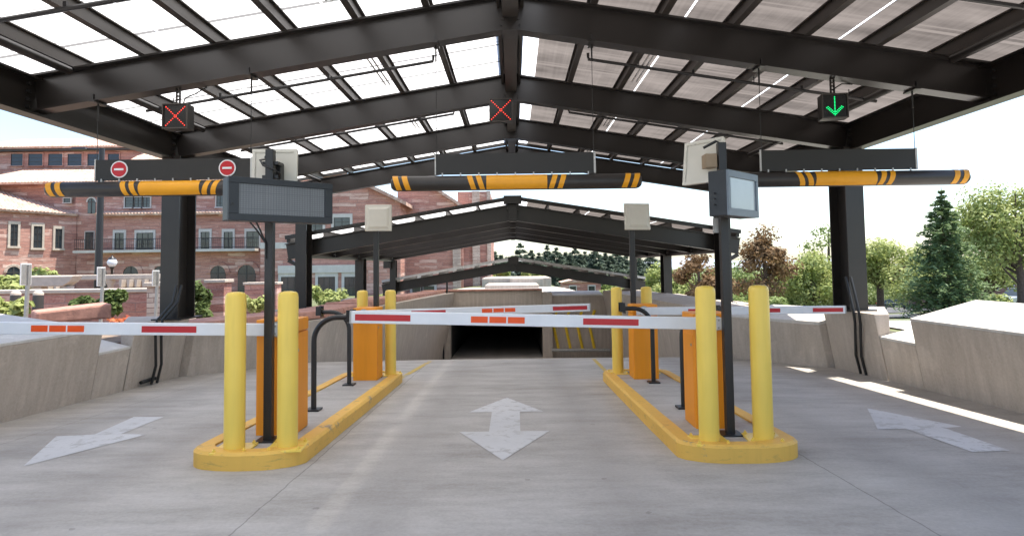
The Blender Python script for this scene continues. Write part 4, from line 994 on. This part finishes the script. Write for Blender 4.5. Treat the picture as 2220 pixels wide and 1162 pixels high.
# sign posts (seen edge-on), street lamp, globe lamp, path lights
for u, vt, vm, vb, y, tilt, lab in ((60, 571, 618, 690, 11.5, 96, 'grey backed sign on a steel post, leftmost of the three signs'), (222, 579, 620, 690, 13.5, 94, 'narrow grey sign on a post just right of the black lamp pole'), (340, 586, 620, 700, 14.5, 92, 'narrow grey sign on a post just left of the wide column')):
    p, q, r_ = at(u, vt, y), at(u, vm, y), at(u-6, vb, y); root = empty('sign_post', (p.x, y, .25), lab, 'sign', 'roadside signs seen from behind')
    MB().beam((p.x-.02, y, .2), (p.x+.02, y, p.z-.03), .05, .05, up=(1, 0, 0)).build('post', m_galv, root)
    f = rotz(Vector((p.x, y-.04, (p.z+q.z)/2)), R(tilt)); o = MB(); o.box((-.15, -.01, -(p.z-q.z)/2), (.15, .006, (p.z-q.z)/2)); o.map(f); o.build('panel', m_white, root, bevel=.004)
    o = MB(); o.box((-.135, -.0135, -(p.z-q.z)/2+.02), (.135, -.0105, (p.z-q.z)/2-.02)); o.map(f); o.build('face', m_galv, root)
y = 27; p, q = at(213, 655, y), at(221, 322, y); root = empty('street_lamp', (q.x, y, -.8), 'tall black street lamp pole left of the no entry signs', 'street lamp')
MB().tube([(q.x-.05, y, -.8), (q.x, y, q.z)], [.17, .11], 12).build('pole', m_steel2, root, smooth=50)
MB().tube([(q.x, y, q.z-.06), (q.x-.7, y, q.z-.02)], .05, 8).build('arm', m_steel2, root, smooth=50)
MB().hexa([(q.x-1.35, y-.16, q.z-.06), (q.x-.6, y-.16, q.z-.06), (q.x-.6, y+.16, q.z-.06), (q.x-1.35, y+.16, q.z-.06), (q.x-1.25, y-.1, q.z+.05), (q.x-.65, y-.1, q.z+.05), (q.x-.65, y+.1, q.z+.05), (q.x-1.25, y+.1, q.z+.05)]).build('lamp_head', m_steel2, root, bevel=.02)
y = 30; p = at(243, 568, y); root = empty('globe_lamp', (p.x, y, -.8), 'small garden lamp with a white globe on a dark post', 'lamp')
MB().lathe([(.12, -.8), (.06, -.5), (.05, p.z-.35), (.12, p.z-.25)], (p.x, y, 0), 12).build('post', m_steel2, root, smooth=50)
MB().lathe([(.08, p.z-.249), (.2, p.z-.12), (.22, p.z), (.15, p.z+.14), (.05, p.z+.2)], (p.x, y, 0), 16).build('globe', m_white, root, smooth=60)
MB().lathe([(.17, p.z+.13), (.16, p.z+.17), (.04, p.z+.26), (.015, p.z+.34)], (p.x, y, 0), 14).build('finial', m_steel2, root, smooth=50)
for u, lab in ((34, 'small path light with a pale cap, left of the leftmost sign'), (83, 'small path light with a pale cap, right of the leftmost sign')):
    y = 16; p = at(u, 640, y); root = empty('path_light', (p.x, y, 0), lab, 'path light', 'path lights at the garden wall')
    MB().lathe([(.13, -.3), (.12, p.z-.05), (.115, p.z)], (p.x, y, 0), 14).build('post', m_frame, root, smooth=50)
    MB().lathe([(.118, p.z), (.12, p.z+.05), (.08, p.z+.10), (.03, p.z+.12)], (p.x, y, 0), 14).build('cap', m_cream, root, smooth=50)
# ------------------------------------------------------------------ vegetation
rnd = random.Random(11)
def leaf(o, p, n, s, asp=.6):
    n = n.normalized(); a = Vector((rnd.gauss(0, 1), rnd.gauss(0, 1), rnd.gauss(0, 1))); t = n.cross(a)
    if t.length < 1e-4: return
    t.normalize(); b_ = n.cross(t)*s*asp; t = t*s
    k = len(o.v); o.v += [p-t, p+b_, p+t, p-b_]; o.f.append((k, k+1, k+2, k+3))
def rv(): return Vector((rnd.gauss(0, 1), rnd.gauss(0, 1), rnd.gauss(0, 1))).normalized()
def tree(x, y, z, h, cw, m, lab, ls=.16, n=5500, trunk=.22, name='tree', group='trees beyond the right wall', clumps=26, bare=.22, shape=0, cat='tree'):
    root = empty(name, (x, y, z), lab, cat, group)
    base = Vector((x, y, z)); cz = h*(bare+(1-bare)*.48); ch = h*(1-bare)*.5
    cs = []
    for i in range(clumps):
        d = rv(); k = rnd.uniform(.35, .92); zz = d.z*k
        wz = 1-(.55*max(0, zz)**1.2 if shape == 0 else (.85*(zz*.5+.5)))
        cs.append((base+Vector((d.x*k*cw*wz, d.y*k*cw*wz, cz+zz*ch)), rnd.uniform(.22, .42)*cw*(1 if shape == 0 else .8)))
    o = MB()
    for i in range(n):
        c, r = cs[i % len(cs)]; d = rv(); p = c+Vector((d.x, d.y, d.z*.75))*r*rnd.uniform(.45, 1.08)
        leaf(o, p, d+rv()*.8+Vector((0, 0, .5)), ls*rnd.uniform(.6, 1.3), .55)
    o.build('crown', m, root, fix=False)
    o = MB(); o.tube([base-Vector((0, 0, .4)), base+Vector((.05*h*.1, 0, h*bare)), base+Vector((0, .02*h, h*.62)), base+Vector((0, 0, h*.9))], [trunk*1.25, trunk, trunk*.5, trunk*.1], 9)
    for c, r in cs[:14]:
        s_ = base+Vector((0, 0, h*rnd.uniform(bare*.8, .55))); mid = s_.lerp(c, .5)+Vector((0, 0, -.05*h*.3)); o.tube([s_, mid, c], [trunk*.42, trunk*.25, trunk*.07], 6)
    o.build('trunk', m_bark, root, smooth=60); return root
def conifer(x, y, z, h, w_, m, lab, layers=26, dens=70, ls=.3, group='conifers', name='conifer'):
    root = empty(name, (x, y, z), lab, 'conifer', group); base = Vector((x, y, z)); o = MB(); t = MB()
    t.tube([base-Vector((0, 0, .5)), base+Vector((0, 0, h*.5)), base+Vector((0, 0, h))], [h*.022, h*.013, .02], 8)
    for L in range(layers):
        f = L/(layers-1); zz = h*(.06+.9*f**.95+rnd.uniform(-.012, .012)); rr = w_*(1-f)**.82*rnd.uniform(.72, 1.2)+.08; nb = max(4, int(11*(1-f)+4)); ph = rnd.random()*6.3
        for k in range(nb):
            a = ph+2*math.pi*k/nb+rnd.uniform(-.25, .25); r2 = rr*rnd.uniform(.7, 1.12); tip = Vector((math.cos(a)*r2, math.sin(a)*r2, -.16*r2+ .1*r2*f))
            st = base+Vector((0, 0, zz+rnd.uniform(-.012, .012)*h)); nn = max(5, int(dens*(.45+.55*(1-f))/nb*2.2))
            if L % 2 == 0: t.tube([st, st+tip*.85], [h*.004, .01], 5)
            for q in range(nn):
                kk = rnd.uniform(.15, 1.05)**.8; p = st+tip*kk+Vector((rnd.gauss(0, 1), rnd.gauss(0, 1), rnd.gauss(0, .8)))*r2*.13*(1.1-kk*.6)
                leaf(o, p, Vector((rnd.gauss(0, .5), rnd.gauss(0, .5), 1)), ls*rnd.uniform(.6, 1.3), .3)
    o.build('crown', m, root, fix=False); t.build('trunk', m_bark, root, smooth=60); return root
def zt_(x, y): return terr(x, y)
# right-hand trees
def T(u, vtop, y, width_px, m, lab, **k):
    p = at(u, vtop, y); z = terr(p.x, y); k['n'] = int(k.get('n', 4500)*1.35); k['ls'] = k.get('ls', .16)*.76; tree(p.x, y, z, p.z-z, width_px*y/F/2, m, lab, **k)
T(2200, 388, 40, 300, m_leaf_l, 'big pale green tree at the right edge, right of the tall conifer', n=9000, ls=.17, bare=.24, clumps=34)
T(1655, 482, 34, 205, m_leaf_b, 'brown leaved young tree right of the small screen box', n=4200, ls=.13, clumps=26, shape=1, bare=.2, trunk=.12)
T(1515, 540, 38, 150, m_leaf_b, 'low brown leaved tree left of the right display post', n=3600, ls=.14, clumps=20, bare=.2, trunk=.12)
T(1762, 545, 42, 190, m_leaf_l, 'light green spreading tree left of the right column', n=5200, ls=.17, bare=.25)
T(1795, 478, 62, 150, m_leaf_m, 'sparse tall tree behind the light green one, left of the right column', n=1100, ls=.2, bare=.3, clumps=18)
T(1902, 512, 44, 210, m_leaf_l, 'yellow green tree just right of the right column', n=6000, ls=.17, bare=.36)
T(1600, 572, 46, 220, m_leaf_m, 'dark green bushy tree behind the brown leaved one', n=4200, ls=.18, bare=.12)
T(1440, 560, 60, 130, m_leaf_l, 'green rounded tree beside the far right canopy column', n=3600, ls=.2, bare=.15)
T(2110, 545, 60, 160, m_leaf_m, 'mid green tree behind and right of the tall conifer', n=3000, ls=.22, bare=.2)
T(1850, 590, 104, 330, m_leaf_m, 'low dark tree mass behind the right column', n=5200, ls=.26, bare=.1, clumps=40)
T(1345, 590, 66, 110, m_leaf_m, 'small round green tree right of the lowest canopy ridge', n=2600, ls=.2, bare=.1)
T(1745, 560, 54, 210, m_leaf_m, 'rounded mid green tree behind the light green spreading tree', n=4600, ls=.2, bare=.1)
T(1975, 545, 98, 190, m_leaf_m, 'soft green tree behind the yellow green one', n=4200, ls=.2, bare=.1)
T(2130, 470, 52, 200, m_leaf_l, 'pale green tree between the conifer and the big edge tree', n=4600, ls=.2, bare=.15)
T(1690, 585, 74, 200, m_leaf_l, 'pale green tree far behind the brown leaved tree', n=3200, ls=.24, bare=.15)
T(1500, 588, 76, 190, m_leaf_m, 'wide green tree far behind the low brown leaved tree', n=3200, ls=.24, bare=.15)
T(1985, 560, 70, 170, m_leaf_l, 'pale green tree just left of the tall conifer', n=3000, ls=.22, bare=.15)
p = at(2040, 405, 36); z = terr(p.x, 36); conifer(p.x, 36, z, p.z-z, 2.5, m_need, 'tall dark green conifer right of the right column', layers=30, dens=330, ls=.16)
# far evergreen wood
for i, (u, v) in enumerate(((1072, 545), (1086, 552), (1127, 526), (1152, 540), (1186, 530), (1206, 536), (1226, 545), (1246, 534), (1268, 545), (1290, 536), (1312, 548), (1336, 540), (1357, 552), (1385, 556), (1410, 548), (1140, 551), (1168, 548), (1216, 550), (1236, 549), (1258, 549), (1280, 548), (1302, 552), (1324, 553), (1346, 555), (1098, 556))):
    y = 125+(i*37 % 30); p = at(u, v, y); z = terr(p.x, y)
    conifer(p.x, y, z, p.z-z, 5.4+(i % 3)*.8, m_need2, 'dark evergreen of the far wood behind the canopies', layers=20, dens=150, ls=.5, group='far evergreens')
# hedges and shrubs
def shrub(u, v, y, wx, hz, m, lab, n=1500, ls=.1, zb=None, cat='shrub', name='shrub'):
    p = at(u, v, y); z = p.z-hz if zb is None else zb; root = empty(name, (p.x, y, z), lab, cat); o = MB()
    cl_ = [(Vector((p.x+rnd.uniform(-wx, wx)*.8, y+rnd.uniform(-.5, .5)*min(wx, 1), z+rnd.uniform(.2, .75)*(p.z-z))), rnd.uniform(.25, .4)*min(wx, p.z-z)+.05) for _ in range(9)]
    for i in range(n):
        c, r = cl_[i % 9]; d = rv(); leaf(o, c+d*r*rnd.uniform(.4, 1.1), d+rv()*.7+Vector((0, 0, .5)), ls*rnd.uniform(.6, 1.3))
    o.build('foliage', m, root, fix=False)
    o = MB()
    for c, r in cl_[:5]: o.tube([(p.x, y, z-.1), ((p.x+c.x)/2, (y+c.y)/2, (z+c.z)/2+.05), c], [.03, .02, .008], 5)
    o.build('stem', m_bark, root); return root
shrub(438, 582, 21, .45, 1.9, m_leaf_d, 'leafy green climber between the left column and the stone pier', 2600, .09, -.6)
shrub(245, 626, 17.6, .32, .7, m_leaf_d, 'dark green spiky shrub right of the lamp pole', 1300, .12)
shrub(182, 634, 17.8, .25, .6, m_leaf_d, 'small dark shrub left of the lamp pole', 800, .11)
shrub(95, 582, 27, .9, .9, m_leaf_l, 'light green shrub above the balustrade on the left', 1500, .12)
shrub(8, 600, 24, .7, .8, m_leaf_l, 'green shrub at the left edge above the balustrade', 900, .12)
shrub(10, 640, 12.5, .4, .7, m_leaf_l, 'grassy plant at the left edge behind the wall', 900, .09)
shrub(285, 684, 13, .45, .25, m_flow, 'low red and orange flowers beside the left column', 420, .05)
shrub(712, 622, 36, 1.3, 1.1, m_leaf_l, 'bright green planting in front of the shopfront glass', 2200, .11)
shrub(830, 640, 34, .8, .7, m_leaf_l, 'low green planting behind the left reader post', 900, .1)
shrub(548, 640, 24, .5, .6, m_leaf_l, 'small green planting between the near left bollards', 700, .09)
shrub(1120, 577, 60, 4.2, 1.5, m_leaf_l, 'clipped yellow green hedge seen under the lowest canopy', 4200, .16, cat='hedge', name='hedge')
shrub(1320, 622, 50, 2.0, 1.3, m_leaf_l, 'low green hedge behind the portal side wall', 2400, .14, cat='hedge', name='hedge')
shrub(1650, 640, 30, 1.6, 1.4, m_leaf_m, 'dark low shrub behind the right wall under the brown tree', 2200, .12)
shrub(1900, 640, 100, 7.0, 2.6, m_leaf_m, 'long dark green shrub row beyond the parked green car', 3600, .2)
shrub(2130, 640, 46, 2.2, 1.6, m_leaf_l, 'bright green shrub row left of the parked cars at the right edge', 3000, .16)
# land works beyond the portal
tsheet('pavement', [(-4.2, 33.75), (6, 33.75), (5, 46), (-4, 46)], m_wall, 14, .03)
root = empty('planter_wall', (at(1110, 610, 48).x, 48, .2), 'pale concrete planter ledges above the garage entrance', 'planter')
a, c = at(1045, 606, 48).x, at(1195, 606, 48).x
MB().box((a, 48, -.3), (c, 56, at(1110, 603, 48).z)).build('upper_ledge', m_wall, root, bevel=.03)
MB().box((a+.5, 42, -.3), (c-1.2, 47.6, at(1110, 616, 44).z)).build('lower_ledge', m_wall, root, bevel=.03)
MB().box((at(1105, 600, 47.9).x, 47.7, -.2), (c-.6, 47.98, at(1110, 604, 48).z-.02)).build('ledge_face', m_wall, root, bevel=.02)
# brick building far right, and a red roofed house in the far centre
y = 78; p0, p1 = at(2085, 598, y), at(2330, 598, y); z = terr(p0.x, y)
root = empty('brick_building', ((p0.x+p1.x)/2, y, z), 'red brown brick building half hidden behind the right trees', 'building')
m_brick = flag('brown_brick', [(.25, (.16, .085, .06)), (.5, (.24, .13, .095)), (.8, (.32, .2, .15))], .4, .12)
MB().box((p0.x, y, z-1), (p1.x, y+12, at(2200, 560, y).z)).build('wall', m_brick, root)
for u in (2115, 2150, 2185, 2215): window(root, rect(u, 610, u+12, 628, y), y, fr=.12)
MB().box((p0.x-.5, y-.5, at(2200, 560, y).z), (p1.x+.5, y+12.5, at(2200, 556, y).z)).build('roof', m_frame, root)
y = 80; p = at(1262, 612, y); z = terr(p.x, y); root = empty('red_house', (p.x, y, z), 'small reddish brick house far behind the portal wall', 'building')
zt = at(1262, 612, y).z; MB().box((p.x-2.4, y, z), (p.x+2.4, y+5, zt)).build('wall', m_flag, root)
MB().prism_y([(p.x-2.7, zt), (p.x+2.7, zt), (p.x, zt+.6)], y-.2, y+5.2).build('roof', m_tile, root)
window(root, (p.x-1.6, zt-1.6, p.x-.8, zt-.5), y, fr=.1); window(root, (p.x+.8, zt-1.6, p.x+1.6, zt-.5), y, fr=.1)
# ------------------------------------------------------------------ vehicles
def car(x, y, z, yaw, body, lab, kind=0):
    root = empty('parked_car', (0, 0, 0), lab, 'car', 'parked cars')
    L, Wd, H = (4.5, 1.75, 1.42) if kind == 0 else (4.7, 1.9, 1.75)
    if kind == 0: low = [(-L/2, .35), (-L/2+.05, .78), (-L/2+.5, .92), (-.9, .96), (1.0, .93), (L/2-.35, .80), (L/2, .62), (L/2-.02, .3)]; cab = [(-1.75, .93), (-1.15, 1.33), (-.55, H), (.25, H-.03), (1.15, .92)]
    else: low = [(-L/2, .4), (-L/2, .95), (-L/2+.2, 1.05), (1.0, 1.05), (L/2-.3, .98), (L/2, .75), (L/2, .38)]; cab = [(-L/2+.15, 1.04), (-L/2+.4, H), (.1, H), (.95, 1.04)]
    o = MB(); o.prism_y(low, -Wd/2, Wd/2); bo = o.build('body', body, root, bevel=.1, smooth=40)
    o = MB(); o.prism_y(cab, -Wd/2+.12, Wd/2-.12); o.map(lambda p: (p.x, p.y*(1-.18*max(0, p.z-.95)/.5), p.z)); o.build('windows', m_glass, root, bevel=.03)
    o = MB(); rc = [q for q in cab if q[1] > 1.25]; n = len(rc); o.prism_y([(q[0]*.98, q[1]-.02) for q in rc]+[(q[0]*.98, q[1]+.02) for q in reversed(rc)], -Wd/2+.22, Wd/2-.22); o.build('roof', body, root)
    o = MB()
    for q in cab[1:-1]: pass
    for sy in (-1, 1):
        for k in (0, .33, .66, 1): 
            t = cab[0][0]*(1-k)+cab[-1][0]*k
    for sx in (-1, 1):
        for sy in (-1, 1):
            o = MB(); cx_ = sx*L*.3; o.tube([(cx_, sy*(Wd/2-.2), .31), (cx_, sy*(Wd/2+.01), .31)], .31, 18); wh = o.build('wheel', m_cable, root, smooth=40)
            o = MB(); o.tube([(cx_, sy*(Wd/2+.005), .31), (cx_, sy*(Wd/2+.02), .31)], .19, 14); o.build('rim', m_galv, wh)
    for sy in (-1, 1):
        MB().cbox((L/2-.12, sy*(Wd/2-.3), .68), (.2, .36, .13)).build('headlight', m_white, root, bevel=.02)
        MB().cbox((-L/2+.03, sy*(Wd/2-.25), .78), (.1, .28, .14)).build('tail_light', m_red, root, bevel=.02)
        MB().cbox((.85, sy*(Wd/2+.06), .98), (.12, .16, .12)).build('mirror', body, root, bevel=.02)
    root.location = (x, y, z); root.rotation_euler.z = yaw; return root
m_cg = mat('car_green', (.025, .05, .05), .2, coat=.6, var=.05); m_cs = mat('car_silver', (.42, .46, .5), .25, metal=.4, coat=.5, var=.04); m_cw = mat('car_white', (.7, .7, .7), .25, coat=.5, var=.03); m_cr = mat('car_red', (.4, .03, .03), .25, coat=.5, var=.05); m_cb = mat('car_blue', (.06, .12, .2), .25, coat=.5, var=.05)
def carat(u, vb, y, yaw, m, lab, kind=0):
    p = at(u, vb, y); z = terr(p.x, y)+.1; car(p.x, y, z, R(yaw), m, lab, kind)
carat(1941, 680, 88, -25, m_cg, 'dark green sedan parked just right of the right column')
carat(2204, 660, 62, 200, m_cs, 'silver car parked at the right edge, nearest of that group', 1)
carat(2200, 650, 74, 190, m_cb, 'blue car parked behind the silver one at the right edge', 1)
carat(2216, 645, 84, 10, m_cr, 'red car parked farthest at the right edge')
carat(1262, 634, 84, 8, m_cw, 'white car seen above the portal side wall', 1)
